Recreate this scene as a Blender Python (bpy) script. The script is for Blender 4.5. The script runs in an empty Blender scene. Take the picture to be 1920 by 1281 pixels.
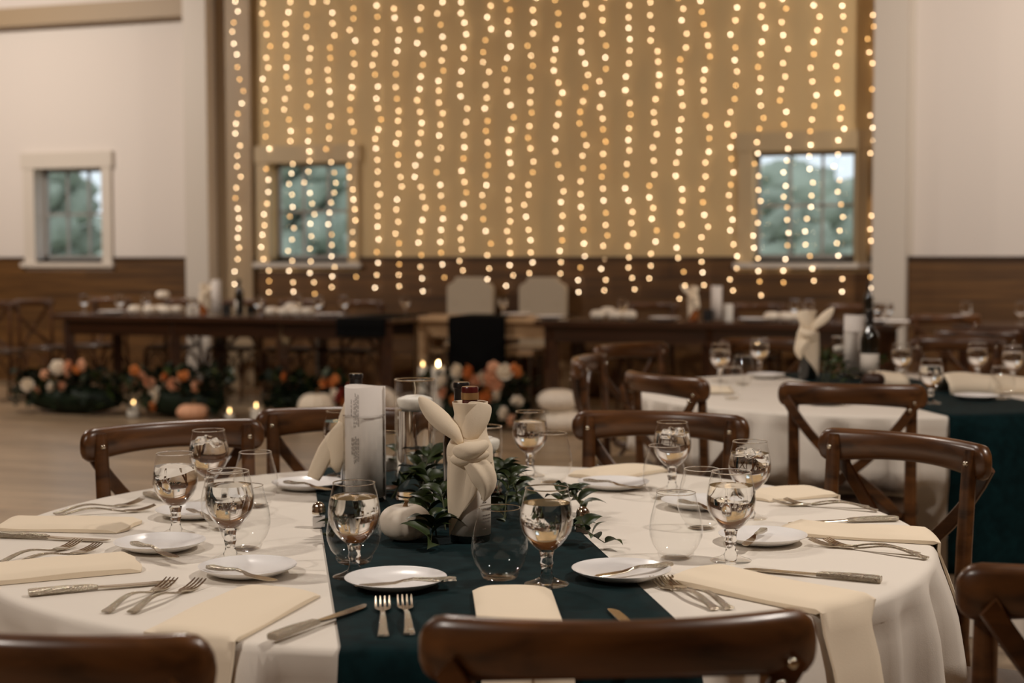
import bpy, math, random
from mathutils import Vector, Matrix, noise

# ---------------------------------------------------------------- camera, world, lights, exposure
scn = bpy.context.scene
COL = scn.collection
FPX, PITCH, ROLL, YAW, CAMH = 2809.3, 0.0588, 0.0019, 0.3345, 1.2988
FWD = Vector((-math.sin(YAW)*math.cos(PITCH), math.cos(YAW)*math.cos(PITCH), -math.sin(PITCH)))
_r0 = Vector((math.cos(YAW), math.sin(YAW), 0)); _u0 = _r0.cross(FWD)
RGT = math.cos(ROLL)*_r0 - math.sin(ROLL)*_u0
UPV = math.cos(ROLL)*_u0 + math.sin(ROLL)*_r0
CAM = Vector((0, 0, CAMH))
cd = bpy.data.cameras.new('camera'); cam = bpy.data.objects.new('camera', cd); COL.objects.link(cam)
m = Matrix.Identity(4)
for i in range(3):
    m[i][0], m[i][1], m[i][2], m[i][3] = RGT[i], UPV[i], -FWD[i], CAM[i]
cam.matrix_world = m
cd.sensor_fit = 'HORIZONTAL'; cd.sensor_width = 36; cd.lens = FPX/1920*36
cd.clip_start = .05; cd.clip_end = 300
cd.dof.use_dof = True; cd.dof.focus_distance = 2.75; cd.dof.aperture_fstop = 3.4
scn.camera = cam

w = bpy.data.worlds.new('world'); scn.world = w; w.use_nodes = True
w.node_tree.nodes['Background'].inputs[0].default_value = (.86, .93, 1, 1)
w.node_tree.nodes['Background'].inputs[1].default_value = 1.25

def lamp(name, loc, power, size, color=(1, .905, .81), target=None):
    l = bpy.data.lights.new(name, 'AREA'); l.shape = 'DISK'; l.size = size; l.energy = power; l.color = color
    o = bpy.data.objects.new(name, l); COL.objects.link(o); o.location = loc
    if target:
        o.rotation_euler = (Vector(target)-Vector(loc)).to_track_quat('-Z', 'Y').to_euler()
    return o
# pendant downlights over the tables, a camera-side fill, and added wall washes
lamp('unseen_lamp', (1.35, 3.0, 3.9), 92, .26)
lamp('unseen_lamp', (-2.6, 5.0, 3.9), 50, .26)
lamp('unseen_lamp', (-2.6, -.2, 3.6), 74, .30)
lamp('unseen_lamp', (-7.0, 6.2, 3.9), 140, .3)
lamp('unseen_lamp', (-9.8, 9.3, 4.0), 125, .3, target=(-9.3, 12.9, 1.9))  # wall wash added to brighten the left part of the back wall
lamp('unseen_lamp', (1.0, 9.3, 4.0), 125, .3, target=(.4, 12.9, 1.9))  # added likewise to lift the back wall's right part

scn.view_settings.view_transform = 'Standard'; scn.view_settings.look = 'None'
scn.view_settings.exposure = 0.0; scn.view_settings.gamma = 1.0
scn.view_settings.use_curve_mapping = False

# ---------------------------------------------------------------- picture <-> place
def ray(px, py): return FWD + RGT*((px-960)/FPX) - UPV*((py-640.5)/FPX)
def on(px, py, z=.75):
    d = ray(px, py); return CAM + d*((z-CAMH)/d.z)
def ony(px, py, y):
    d = ray(px, py); return CAM + d*(y/d.y)
W = 12.873            # back wall
TC = Vector((-1.073, 2.761, 0)); TR = .915; TZ = .75     # near round table
T2 = Vector((-.60, 6.05, 0))                            # second round table
rnd = random.Random(7)

# ---------------------------------------------------------------- materials
MATS = {}
def newmat(name):
    m = bpy.data.materials.new(name); m.use_nodes = True
    return m, m.node_tree.nodes, m.node_tree.links, m.node_tree.nodes['Principled BSDF']
def plain(name, col, rough=.5, metal=0, spec=.5, coat=0, bump=0, bscale=60, var=0, vscale=8, sheen=0, sss=0):
    m, n, l, b = newmat(name)
    b.inputs['Base Color'].default_value = (*col, 1); b.inputs['Roughness'].default_value = rough
    b.inputs['Metallic'].default_value = metal; b.inputs['Specular IOR Level'].default_value = spec
    b.inputs['Coat Weight'].default_value = coat; b.inputs['Coat Roughness'].default_value = .15
    b.inputs['Sheen Weight'].default_value = sheen
    if var or bump:
        tc = n.new('ShaderNodeTexCoord')
    if var:
        t = n.new('ShaderNodeTexNoise'); t.inputs['Scale'].default_value = vscale; t.inputs['Detail'].default_value = 5
        l.new(tc.outputs['Object'], t.inputs['Vector'])
        r = n.new('ShaderNodeMapRange'); r.inputs[1].default_value = .3; r.inputs[2].default_value = .7
        r.inputs[3].default_value = 1-var; r.inputs[4].default_value = 1+var; l.new(t.outputs[0], r.inputs[0])
        mx = n.new('ShaderNodeVectorMath'); mx.operation = 'SCALE'; mx.inputs[0].default_value = col
        l.new(r.outputs[0], mx.inputs['Scale']); l.new(mx.outputs[0], b.inputs['Base Color'])
    if bump:
        t2 = n.new('ShaderNodeTexNoise'); t2.inputs['Scale'].default_value = bscale; t2.inputs['Detail'].default_value = 3
        l.new(tc.outputs['Object'], t2.inputs['Vector'])
        bp = n.new('ShaderNodeBump'); bp.inputs['Strength'].default_value = bump; bp.inputs['Distance'].default_value = .01
        l.new(t2.outputs[0], bp.inputs['Height']); l.new(bp.outputs[0], b.inputs['Normal'])
    MATS[name] = m; return m
def wood(name, dark, light, rough=.35, scale=(2, 30, 30), coat=.3, planks=None):
    m, n, l, b = newmat(name)
    tc = n.new('ShaderNodeTexCoord'); mp = n.new('ShaderNodeMapping'); mp.inputs['Scale'].default_value = scale
    l.new(tc.outputs['Object'], mp.inputs['Vector'])
    t = n.new('ShaderNodeTexNoise'); t.inputs['Scale'].default_value = 1; t.inputs['Detail'].default_value = 6; t.inputs['Distortion'].default_value = .6
    l.new(mp.outputs[0], t.inputs['Vector'])
    rp = n.new('ShaderNodeValToRGB'); rp.color_ramp.elements[0].position = .3; rp.color_ramp.elements[1].position = .72
    rp.color_ramp.elements[0].color = (*dark, 1); rp.color_ramp.elements[1].color = (*light, 1)
    l.new(t.outputs[0], rp.inputs[0])
    out = rp.outputs[0]
    if planks:                                       # (board length, board width, rotation)
        mp2 = n.new('ShaderNodeMapping'); mp2.inputs['Rotation'].default_value = planks[2]
        l.new(tc.outputs['Object'], mp2.inputs['Vector'])
        br = n.new('ShaderNodeTexBrick'); br.inputs['Scale'].default_value = 1
        br.inputs['Brick Width'].default_value = planks[0]; br.inputs['Row Height'].default_value = planks[1]
        br.inputs['Mortar Size'].default_value = .004; br.inputs['Color1'].default_value = (.75, .75, .75, 1)
        br.inputs['Color2'].default_value = (1.15, 1.15, 1.15, 1); br.inputs['Mortar'].default_value = (.35, .35, .35, 1)
        l.new(mp2.outputs[0], br.inputs['Vector'])
        mu = n.new('ShaderNodeMix'); mu.data_type = 'RGBA'; mu.blend_type = 'MULTIPLY'; mu.inputs[0].default_value = 1
        l.new(out, mu.inputs[6]); l.new(br.outputs[0], mu.inputs[7]); out = mu.outputs[2]
    l.new(out, b.inputs['Base Color'])
    b.inputs['Roughness'].default_value = rough; b.inputs['Coat Weight'].default_value = coat; b.inputs['Coat Roughness'].default_value = .2
    bp = n.new('ShaderNodeBump'); bp.inputs['Strength'].default_value = .12; bp.inputs['Distance'].default_value = .004
    l.new(t.outputs[0], bp.inputs['Height']); l.new(bp.outputs[0], b.inputs['Normal'])
    MATS[name] = m; return m
def thin_glass(name, tint=(.97, .98, .97), edge=.55, base=.045):
    m, n, l, b = newmat(name); n.remove(b)
    tr = n.new('ShaderNodeBsdfTransparent'); tr.inputs[0].default_value = (*tint, 1)
    gl = n.new('ShaderNodeBsdfGlossy'); gl.inputs['Roughness'].default_value = .015; gl.inputs[0].default_value = (1, 1, 1, 1)
    lw = n.new('ShaderNodeLayerWeight'); lw.inputs['Blend'].default_value = .5
    pw = n.new('ShaderNodeMath'); pw.operation = 'POWER'; pw.inputs[1].default_value = 4.0; l.new(lw.outputs['Facing'], pw.inputs[0])
    ma = n.new('ShaderNodeMath'); ma.operation = 'MULTIPLY_ADD'; ma.inputs[1].default_value = edge; ma.inputs[2].default_value = base
    l.new(pw.outputs[0], ma.inputs[0])
    mx = n.new('ShaderNodeMixShader'); l.new(ma.outputs[0], mx.inputs[0]); l.new(tr.outputs[0], mx.inputs[1]); l.new(gl.outputs[0], mx.inputs[2])
    l.new(mx.outputs[0], n['Material Output'].inputs[0]); MATS[name] = m; return m
def clear(name, ior, col=(1, 1, 1)):
    m, n, l, b = newmat(name)
    b.inputs['Transmission Weight'].default_value = 1; b.inputs['IOR'].default_value = ior
    b.inputs['Roughness'].default_value = 0.0; b.inputs['Base Color'].default_value = (*col, 1); MATS[name] = m; return m
def emit(name, col, s):
    m, n, l, b = newmat(name)
    b.inputs['Base Color'].default_value = (*col, 1); b.inputs['Emission Color'].default_value = (*col, 1)
    b.inputs['Emission Strength'].default_value = s; MATS[name] = m; return m

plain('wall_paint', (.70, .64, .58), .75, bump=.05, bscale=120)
plain('alcove_tan_glow', (.55, .41, .215), .7, bump=.05, bscale=120)  # tan wall, with the fairy lights' golden glow mixed into its colour
plain('trim_paint', (.62, .56, .48), .55)
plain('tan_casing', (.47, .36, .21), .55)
plain('tan_board', (.34, .25, .15), .55)
plain('ceiling_paint', (.33, .155, .05), .8); plain('warm_boards', (.25, .115, .035), .8)
wood('wainscot_wood', (.064, .027, .006), (.155, .072, .018), .5, (1.2, 20, 20), 0, planks=(3.0, .18, (math.pi/2, 0, 0)))
wood('floor_wood', (.25, .17, .10), (.43, .32, .205), .34, (1.6, 14, 14), .1, planks=(1.4, .18, (0, 0, 0)))
wood('chair_wood', (.032, .011, .003), (.150, .058, .016), .34, (5, 28, 28), .25)
wood('seat_wood', (.035, .018, .010), (.075, .040, .020), .4, (5, 40, 40), .3)
wood('farm_wood', (.022, .008, .004), (.065, .024, .010), .3, (2, 22, 22), 1)
MATS['farm_wood'].node_tree.nodes['Principled BSDF'].inputs['Coat Roughness'].default_value = .09
wood('light_wood', (.42, .25, .12), (.66, .45, .26), .35, (2, 22, 22), .3)
plain('linen', (.80, .74, .655), .85, spec=.1, bump=.06, bscale=500)
plain('napkin_cloth', (.86, .74, .57), .85, spec=.1, bump=.05, bscale=400)
plain('teal_velvet', (.0025, .0145, .0165), .8, spec=.06, var=.35, vscale=30, sheen=.03)
plain('black_cloth', (.006, .006, .006), .85, spec=.04)
plain('china', (.88, .86, .84), .25, spec=.25)
plain('silver', (.62, .55, .44), .20, metal=1)
plain('silver_hammered', (.60, .53, .42), .24, metal=1, bump=.9, bscale=330)
plain('paper', (.78, .72, .66), .75)
plain('ink', (.16, .13, .11), .8)
plain('wax', (.86, .82, .74), .5)
plain('wick', (.75, .66, .50), .8)
plain('bottle_glass', (.006, .007, .005), .06, coat=1)
plain('red_foil', (.085, .008, .008), .3, coat=.5)
plain('gold_foil', (.55, .35, .16), .35, metal=.7)
plain('black_foil', (.012, .011, .012), .3, coat=.4)
plain('label_paper', (.74, .68, .60), .7)
plain('white_pumpkin', (.86, .77, .64), .5, var=.06, vscale=20)
plain('pumpkin_stem', (.24, .13, .05), .7)
plain('dark_pumpkin', (.045, .020, .012), .45)
plain('orange_pumpkin', (.55, .20, .05), .5)
plain('leaf', (.026, .042, .010), .42, spec=.35, var=.45, vscale=25)
plain('leaf_dark', (.007, .014, .006), .6, spec=.2, var=.5, vscale=9)
plain('leaf_stem', (.06, .07, .025), .6)
plain('salt', (.72, .68, .64), .8)
plain('pepper', (.10, .07, .05), .9)
plain('petal_white', (.80, .70, .55), .7)
plain('petal_peach', (.72, .38, .22), .7)
plain('petal_orange', (.60, .19, .04), .7)
plain('petal_red', (.30, .035, .02), .7)
plain('grey_linen', (.50, .42, .31), .9, bump=.08, bscale=300)
plain('sash', (.30, .29, .27), .5)
plain('foliage_outside', (.36, .40, .32), .9, var=.3, vscale=1.2)  # leaf green paled to grey: haze and pane reflection put into the colour
plain('bark', (.09, .07, .05), .9)
plain('grass', (.30, .33, .26), .95, var=.2, vscale=.5)
plain('amber_glass', (.35, .10, .02), .15, coat=.6)
plain('wire', (.10, .08, .05), .5)
plain('smoke', (.02, .02, .02), .4)
thin_glass('glass', (.992, .994, .99), .85, .018); thin_glass('pane_glass', (.93, .95, .95), .3, .03)
clear('stem_glass', 1.46); clear('water', 1.33); clear('ice', 1.2, (.98, .98, .98))
emit('bulb_warm', (1, .66, .35), 12.5); emit('bulb_pale', (1, .74, .48), 16); emit('bulb_amber', (1, .54, .18), 8)
emit('flame', (1, .66, .28), 60); emit('low_flame', (1, .62, .25), 9)

# ---------------------------------------------------------------- mesh helpers
class MB:
    def __init__(s): s.v = []; s.f = []; s.mi = []; s.mats = []; s.cur = 0
    def mat(s, name):
        if name not in s.mats: s.mats.append(name)
        s.cur = s.mats.index(name); return s
    def add(s, vs, fs):
        o = len(s.v); s.v += [tuple(x) for x in vs]
        for f in fs: s.f.append([i+o for i in f]); s.mi.append(s.cur)
        return s
    def box(s, c, size, M=None):
        hx, hy, hz = [k/2 for k in size]; vs = []
        for z in (-hz, hz):
            for x, y in ((-hx, -hy), (hx, -hy), (hx, hy), (-hx, hy)):
                p = Vector((x, y, z)); p = (M @ p if M else p) + Vector(c); vs.append(p)
        return s.add(vs, [(3, 2, 1, 0), (4, 5, 6, 7), (0, 1, 5, 4), (1, 2, 6, 5), (2, 3, 7, 6), (3, 0, 4, 7)])
    def span(s, a, b): return s.box([(a[i]+b[i])/2 for i in range(3)], [abs(b[i]-a[i]) for i in range(3)])
    def tube(s, pts, r, n=10, caps=True, squash=1.0, up=(0, 0, 1)):
        pts = [Vector(p) for p in pts]; R = r if isinstance(r, (list, tuple)) else [r]*len(pts)
        vs = []
        for i, p in enumerate(pts):
            t = (pts[min(i+1, len(pts)-1)]-pts[max(i-1, 0)]).normalized()
            u = Vector(up)
            if abs(t.dot(u)) > .98: u = Vector((0, 1, 0))
            a = t.cross(u).normalized(); b = a.cross(t).normalized()
            for k in range(n):
                th = 2*math.pi*k/n; vs.append(p + a*(math.cos(th)*R[i]) + b*(math.sin(th)*R[i]*squash))
        fs = [(i*n+k, i*n+(k+1) % n, (i+1)*n+(k+1) % n, (i+1)*n+k) for i in range(len(pts)-1) for k in range(n)]
        if caps: fs += [tuple(range(n-1, -1, -1)), tuple((len(pts)-1)*n+k for k in range(n))]
        return s.add(vs, fs)
    def strip(s, pts, hw, ht, wdir):
        """box section swept along pts; hw half width along wdir, ht half thickness (number or list)"""
        pts = [Vector(p) for p in pts]; k = len(pts)
        HW = hw if isinstance(hw, (list, tuple)) else [hw]*k; HT = ht if isinstance(ht, (list, tuple)) else [ht]*k
        wd = Vector(wdir).normalized(); vs = []
        for i, p in enumerate(pts):
            t = (pts[min(i+1, k-1)]-pts[max(i-1, 0)]).normalized(); nn = wd.cross(t).normalized()
            a, b = HW[i], HT[i]; c = min(a, b)*.45
            for x, y in ((-a+c, -b), (a-c, -b), (a, -b+c), (a, b-c), (a-c, b), (-a+c, b), (-a, b-c), (-a, -b+c)):
                vs.append(p + wd*x + nn*y)
        fs = [(i*8+j, i*8+(j+1) % 8, (i+1)*8+(j+1) % 8, (i+1)*8+j) for i in range(k-1) for j in range(8)]
        fs += [tuple(range(7, -1, -1)), tuple((k-1)*8+j for j in range(8))]
        return s.add(vs, fs)
    def lathe(s, prof, n=32, c=(0, 0, 0), rib=None):
        vs = []; rows = []
        for r, z in prof:
            if r <= 1e-6: rows.append([len(vs)]); vs.append((c[0], c[1], c[2]+z))
            else:
                row = []
                for k in range(n):
                    th = 2*math.pi*k/n; rr = r*(rib(th, z) if rib else 1)
                    row.append(len(vs)); vs.append((c[0]+rr*math.cos(th), c[1]+rr*math.sin(th), c[2]+z))
                rows.append(row)
        fs = []
        for a, b in zip(rows, rows[1:]):
            if len(a) == 1 and len(b) == 1: continue
            for k in range(n):
                k2 = (k+1) % n
                if len(a) == 1: fs.append((a[0], b[k2], b[k]))
                elif len(b) == 1: fs.append((a[k], a[k2], b[0]))
                else: fs.append((a[k], a[k2], b[k2], b[k]))
        return s.add(vs, fs)
    def ball(s, c, r, n=10, sc=(1, 1, 1)):
        o = len(s.v); prof = [(r*math.sin(math.pi*i/n), -r*math.cos(math.pi*i/n)) for i in range(n+1)]
        prof[0] = (0, -r); prof[-1] = (0, r); s.lathe(prof, 2*n)
        for i in range(o, len(s.v)):
            x, y, z = s.v[i]; s.v[i] = (x*sc[0]+c[0], y*sc[1]+c[1], z*sc[2]+c[2])
        return s
    def build(s, name, mat=None, parent=None, smooth=True, loc=None, rz=None, flat_angle=40):
        me = bpy.data.meshes.new(name); me.from_pydata(s.v, [], s.f); me.update()
        if s.mats:
            for k in s.mats: me.materials.append(MATS[k])
            me.polygons.foreach_set('material_index', s.mi)
        else: me.materials.append(MATS[mat])
        if smooth:
            me.shade_smooth(); me.set_sharp_from_angle(angle=math.radians(flat_angle))
        o = bpy.data.objects.new(name, me); COL.objects.link(o)
        if parent: o.parent = parent
        if loc is not None: o.location = loc
        if rz is not None: o.rotation_euler.z = rz
        return o

def tag(o, label=None, cat=None, group=None, kind=None):
    if label: o['label'] = label
    if cat: o['category'] = cat
    if group: o['group'] = group
    if kind: o['kind'] = kind
    return o
def thing(name, label, cat, loc=(0, 0, 0), rz=0, group=None):
    o = bpy.data.objects.new(name, None); COL.objects.link(o); o.empty_display_size = .05
    o.location = loc; o.rotation_euler = (0, 0, rz); return tag(o, label, cat, group)
def struct(o): o['kind'] = 'structure'; return o
def dup(root, loc, rz=None, label=None, group=None, rot=None):
    r = root.copy(); COL.objects.link(r); r.location = loc
    if rz is not None: r.rotation_euler = (0, 0, rz)
    if rot is not None: r.rotation_euler = rot
    if label: r['label'] = label
    if group: r['group'] = group
    for ch in list(root.children):
        c = ch.copy(); COL.objects.link(c); c.parent = r
        for g in ch.children:
            d = g.copy(); COL.objects.link(d); d.parent = c
    return r
USED = set()
def spawn(proto, loc, rz, label, group=None, rot=None):
    """the first call moves the prototype itself, later calls copy it"""
    if proto.name not in USED:
        USED.add(proto.name); proto.location = loc; proto.rotation_euler = rot or (0, 0, rz)
        proto['label'] = label
        if group: proto['group'] = group
        return proto
    return dup(proto, loc, rz, label, group, rot)

# ---------------------------------------------------------------- the room
XL, XR, YB, ZC = -13.0, 5.0, -3.0, 4.5
WT = .22
b = MB(); b.span((XL-.3, YB-.3, -.1), (XR+.3, W+WT, 0)); struct(b.build('floor', 'floor_wood', smooth=False))
b = MB(); b.span((XL-.3, YB-.3, ZC), (XR+.3, W+WT, ZC+.1)); struct(b.build('ceiling', 'ceiling_paint', smooth=False))
b = MB(); b.span((XL-.2, YB, 0), (XL, W+WT, ZC)); struct(b.build('wall_left', 'warm_boards', smooth=False))
b = MB(); b.span((XR, YB, 0), (XR+.2, W+WT, ZC)); struct(b.build('wall_right', 'warm_boards', smooth=False))
b = MB(); b.span((XL-.2, YB-.2, 0), (XR+.2, YB, ZC)); struct(b.build('wall_front', 'warm_boards', smooth=False))
# window openings in the back wall: glass x0, x1
WINS = [(-9.60, -8.80), (-6.93, -6.10), (-2.28, -1.42)]
WZ0, WZ1 = 1.245, 2.165
b = MB(); xs = [XL] + [x for wn in WINS for x in wn] + [XR]
for i in range(0, len(xs), 2):
    for a, c in ((xs[i], xs[i+1]),):
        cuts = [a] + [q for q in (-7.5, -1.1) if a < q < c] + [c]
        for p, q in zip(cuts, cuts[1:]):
            b.mat('alcove_tan_glow' if p >= -7.51 and q <= -1.09 else 'wall_paint'); b.span((p, W, 0), (q, W+WT, ZC))
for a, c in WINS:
    b.mat('alcove_tan_glow' if a > -7.5 else 'wall_paint')
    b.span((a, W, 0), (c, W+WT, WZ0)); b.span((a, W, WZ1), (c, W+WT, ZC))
struct(b.build('wall_back', smooth=False))
# wainscot boards with a dark cap, broken by the columns and windows
tn = 0
for a, c in ((XL, -7.72), (-7.46, -1.26), (-.98, XR)):
    tn += 1; b = MB(); b.mat('wainscot_wood')
    segs = [a] + [q for wn in WINS for q in (wn[0]-.14, wn[1]+.12) if a < q < c] + [c]
    for k in range(0, len(segs), 2):
        b.mat('wainscot_wood'); b.span((segs[k], W-.025, 0), (segs[k+1], W-.001, 1.245))
        b.mat('seat_wood'); b.span((segs[k], W-.045, 1.245), (segs[k+1], W-.001, 1.268))
    for k in range(1, len(segs)-1, 2):
        b.mat('wainscot_wood'); b.span((segs[k], W-.025, 0), (segs[k+1], W-.001, 1.13))
    struct(b.build(f'trim_{tn}', smooth=False))
for k, (a, c) in enumerate(WINS):
    e = bpy.data.objects.new(f'window_{k+1}', None); COL.objects.link(e); struct(e); e.location = ((a+c)/2, W, WZ0)
    o = Vector(e.location)
    def part(nm, mt, boxes):
        q = MB()
        for p0, p1 in boxes: q.span(Vector(p0)-o, Vector(p1)-o)
        return q.build(nm, mt, e, smooth=False)
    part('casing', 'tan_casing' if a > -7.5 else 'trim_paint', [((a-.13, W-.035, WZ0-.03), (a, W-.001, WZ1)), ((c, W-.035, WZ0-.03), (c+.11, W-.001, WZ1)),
                                  ((a-.15, W-.045, WZ1), (c+.13, W-.001, WZ1+.16))])
    part('sill', 'trim_paint', [((a-.16, W-.07, WZ0-.075), (c+.14, W+.05, WZ0-.03)), ((a, W, WZ0-.03), (c, W+.15, WZ0))])
    part('sash', 'sash', [((a, W+.14, WZ0), (a+.035, W+.18, WZ1)), ((c-.035, W+.14, WZ0), (c, W+.18, WZ1)),
                          ((a, W+.14, WZ0), (c, W+.18, WZ0+.04)), ((a, W+.14, WZ1-.035), (c, W+.18, WZ1))])
    mz = WZ0+(WZ1-WZ0)*.50
    part('muntin', 'sash', [((a+(c-a)*f-.011, W+.145, WZ0), (a+(c-a)*f+.011, W+.175, WZ1)) for f in (.34, .66)] +
         [((a, W+.145, mz-.012), (c, W+.175, mz+.012))])
    part('pane', 'pane_glass', [((a, W+.158, WZ0), (c, W+.162, WZ1))])
# pale columns either side of the lights, a tan board beside the first one, a wall beam above the end window
b = MB(); b.span((-7.72, W-.24, 0), (-7.47, W-.001, ZC)); struct(b.build('trim_4', 'trim_paint', smooth=False))
b = MB(); b.span((-7.462, W-.075, 0), (-7.09, W-.046, ZC)) ; struct(b.build('trim_5', 'tan_board', smooth=False))
b = MB(); b.span((-1.255, W-.26, 0), (-.985, W-.001, ZC)); b.span((-.985, W-.06, 1.27), (-.945, W-.001, ZC)); struct(b.build('trim_6', 'trim_paint', smooth=False))
b = MB(); b.span((XL, W-.20, 3.58), (-7.73, W-.001, 3.76)); struct(b.build('trim_7', 'tan_board', smooth=False))
b = MB(); b.span((-7.45, W-.2, 3.80), (-1.27, W-.001, 3.95)); struct(b.build('trim_8', 'trim_paint', smooth=False))

# outside the windows
b = MB(); n = 24
vs = [(-70+140*i/n, W+WT+.1+70*j/n, (-.4 + (j/n)**1.3*4.2 + .4*noise.noise((i*.5, j*.5, 3)))) for j in range(n+1) for i in range(n+1)]
b.add(vs, [(j*(n+1)+i, j*(n+1)+i+1, (j+1)*(n+1)+i+1, (j+1)*(n+1)+i) for j in range(n) for i in range(n)])
g = b.build('ground', 'grass'); struct(g)
def tree(name, x, y, h, label):
    t = thing(name, label, 'tree', (x, y, 0), 0, 'trees outside the windows')
    q = MB(); q.tube([(0, 0, -.5), (.05, 0, h*.3), (0, .05, h*.6)], [.14, .12, .08], 8); q.build('trunk', 'bark', t)
    q = MB(); n = 26
    for k in range(n):
        a = k*2.4; f = (k+.5)/n; r = 1.25*math.sqrt(max(.05, 1-abs(2*f-.8)**2*.6))*(.5+.5*rnd.random()); zz = h*(.14+.74*f)
        q.ball((r*math.cos(a), r*math.sin(a), zz), .42+.2*rnd.random(), 12, (1.1, 1.1, .85))
    for i, v in enumerate(q.v):
        d = noise.noise(Vector(v)*2.6)*.22+noise.noise(Vector(v)*9)*.16; q.v[i] = tuple(Vector(v)+Vector((d, d*.7, d)))
    q.build('crown', 'foliage_outside', t)
for x, y, h, lb in [(-28.9, 38, 6.6, 'leafy tree in the left half of the leftmost window'), (-25.9, 35, 6.6, 'leafy tree in the right half of the leftmost window'), (-20.8, 38, 6.4, 'leafy tree in the left half of the window behind the left farm table'),
                    (-17.9, 35, 6.4, 'leafy tree in the right half of the window behind the left farm table'), (-6.9, 40, 3.7, 'low tree at the left jamb of the right window, under white sky'),
                    (-5.2, 36, 3.45, 'low tree filling the middle of the right window'), (-3.3, 42, 3.9, 'low tree at the right jamb of the right window')]: tree('tree', x, y, h, lb)
# ---------------------------------------------------------------- curtain of fairy lights
ORD = ['first', 'second', 'third', 'fourth', 'fifth', 'sixth', 'seventh', 'eighth', 'ninth', 'tenth', 'eleventh', 'twelfth', 'thirteenth', 'fourteenth', 'fifteenth']
sx = [452, 498, 541, 580, 620, 661, 706, 744, 787, 826, 868, 911, 953, 994, 1047, 1091, 1131, 1180, 1224, 1275, 1320, 1374, 1422, 1472, 1522, 1575, 1636]
bulbs = {}
for nm in ('bulb_warm', 'bulb_pale', 'bulb_amber'):
    q = MB(); q.ball((0, 0, 0), .0075, 4); o = q.build('bulb', nm); bulbs[nm] = o.data; bpy.data.objects.remove(o)
for k, px in enumerate(sx):
    x = ony(px, 300, W-.075).x
    side = f'{ORD[k]} strand of fairy lights counted from the left pale column' if k < 14 else \
        (f'{ORD[26-k]} strand of fairy lights counted from the right pale column' if k < 26 else 'strand of fairy lights hanging beside the right pale column')
    t = thing('fairy_light_strand', side, 'string lights', (x, W-(.13 if k == 0 else .056), 3.8), 0, 'curtain of fairy light strands')
    z = 3.70-rnd.random()*.06; pts = [(0, 0, 0)]; ph = rnd.random()*6; zend = .87+rnd.random()*.13
    spots = []
    j = 0
    while z > zend:
        zz = z
        dx = .018*math.sin(ph+j*.9)+.026*(rnd.random()-.5)*2 + .014*math.sin(ph*2+zz*2.2)
        dy = .026*math.sin(ph*3+j*.55)+.024*(rnd.random()-.5)
        spots.append((dx, dy, zz-3.8)); pts.append((dx*.8, dy, zz-3.8)); z -= .104+.034*(rnd.random()-.5); j += 1
    q = MB(); q.tube(pts, .0011, 4); q.build('wire', 'wire', t)
    for s in spots:
        me = bulbs[rnd.choices(['bulb_warm', 'bulb_pale', 'bulb_amber'], (5, 3, 2))[0]]
        o = bpy.data.objects.new('bulb', me); COL.objects.link(o); o.parent = t; o.location = (s[0], s[1]-.004, s[2])
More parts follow.
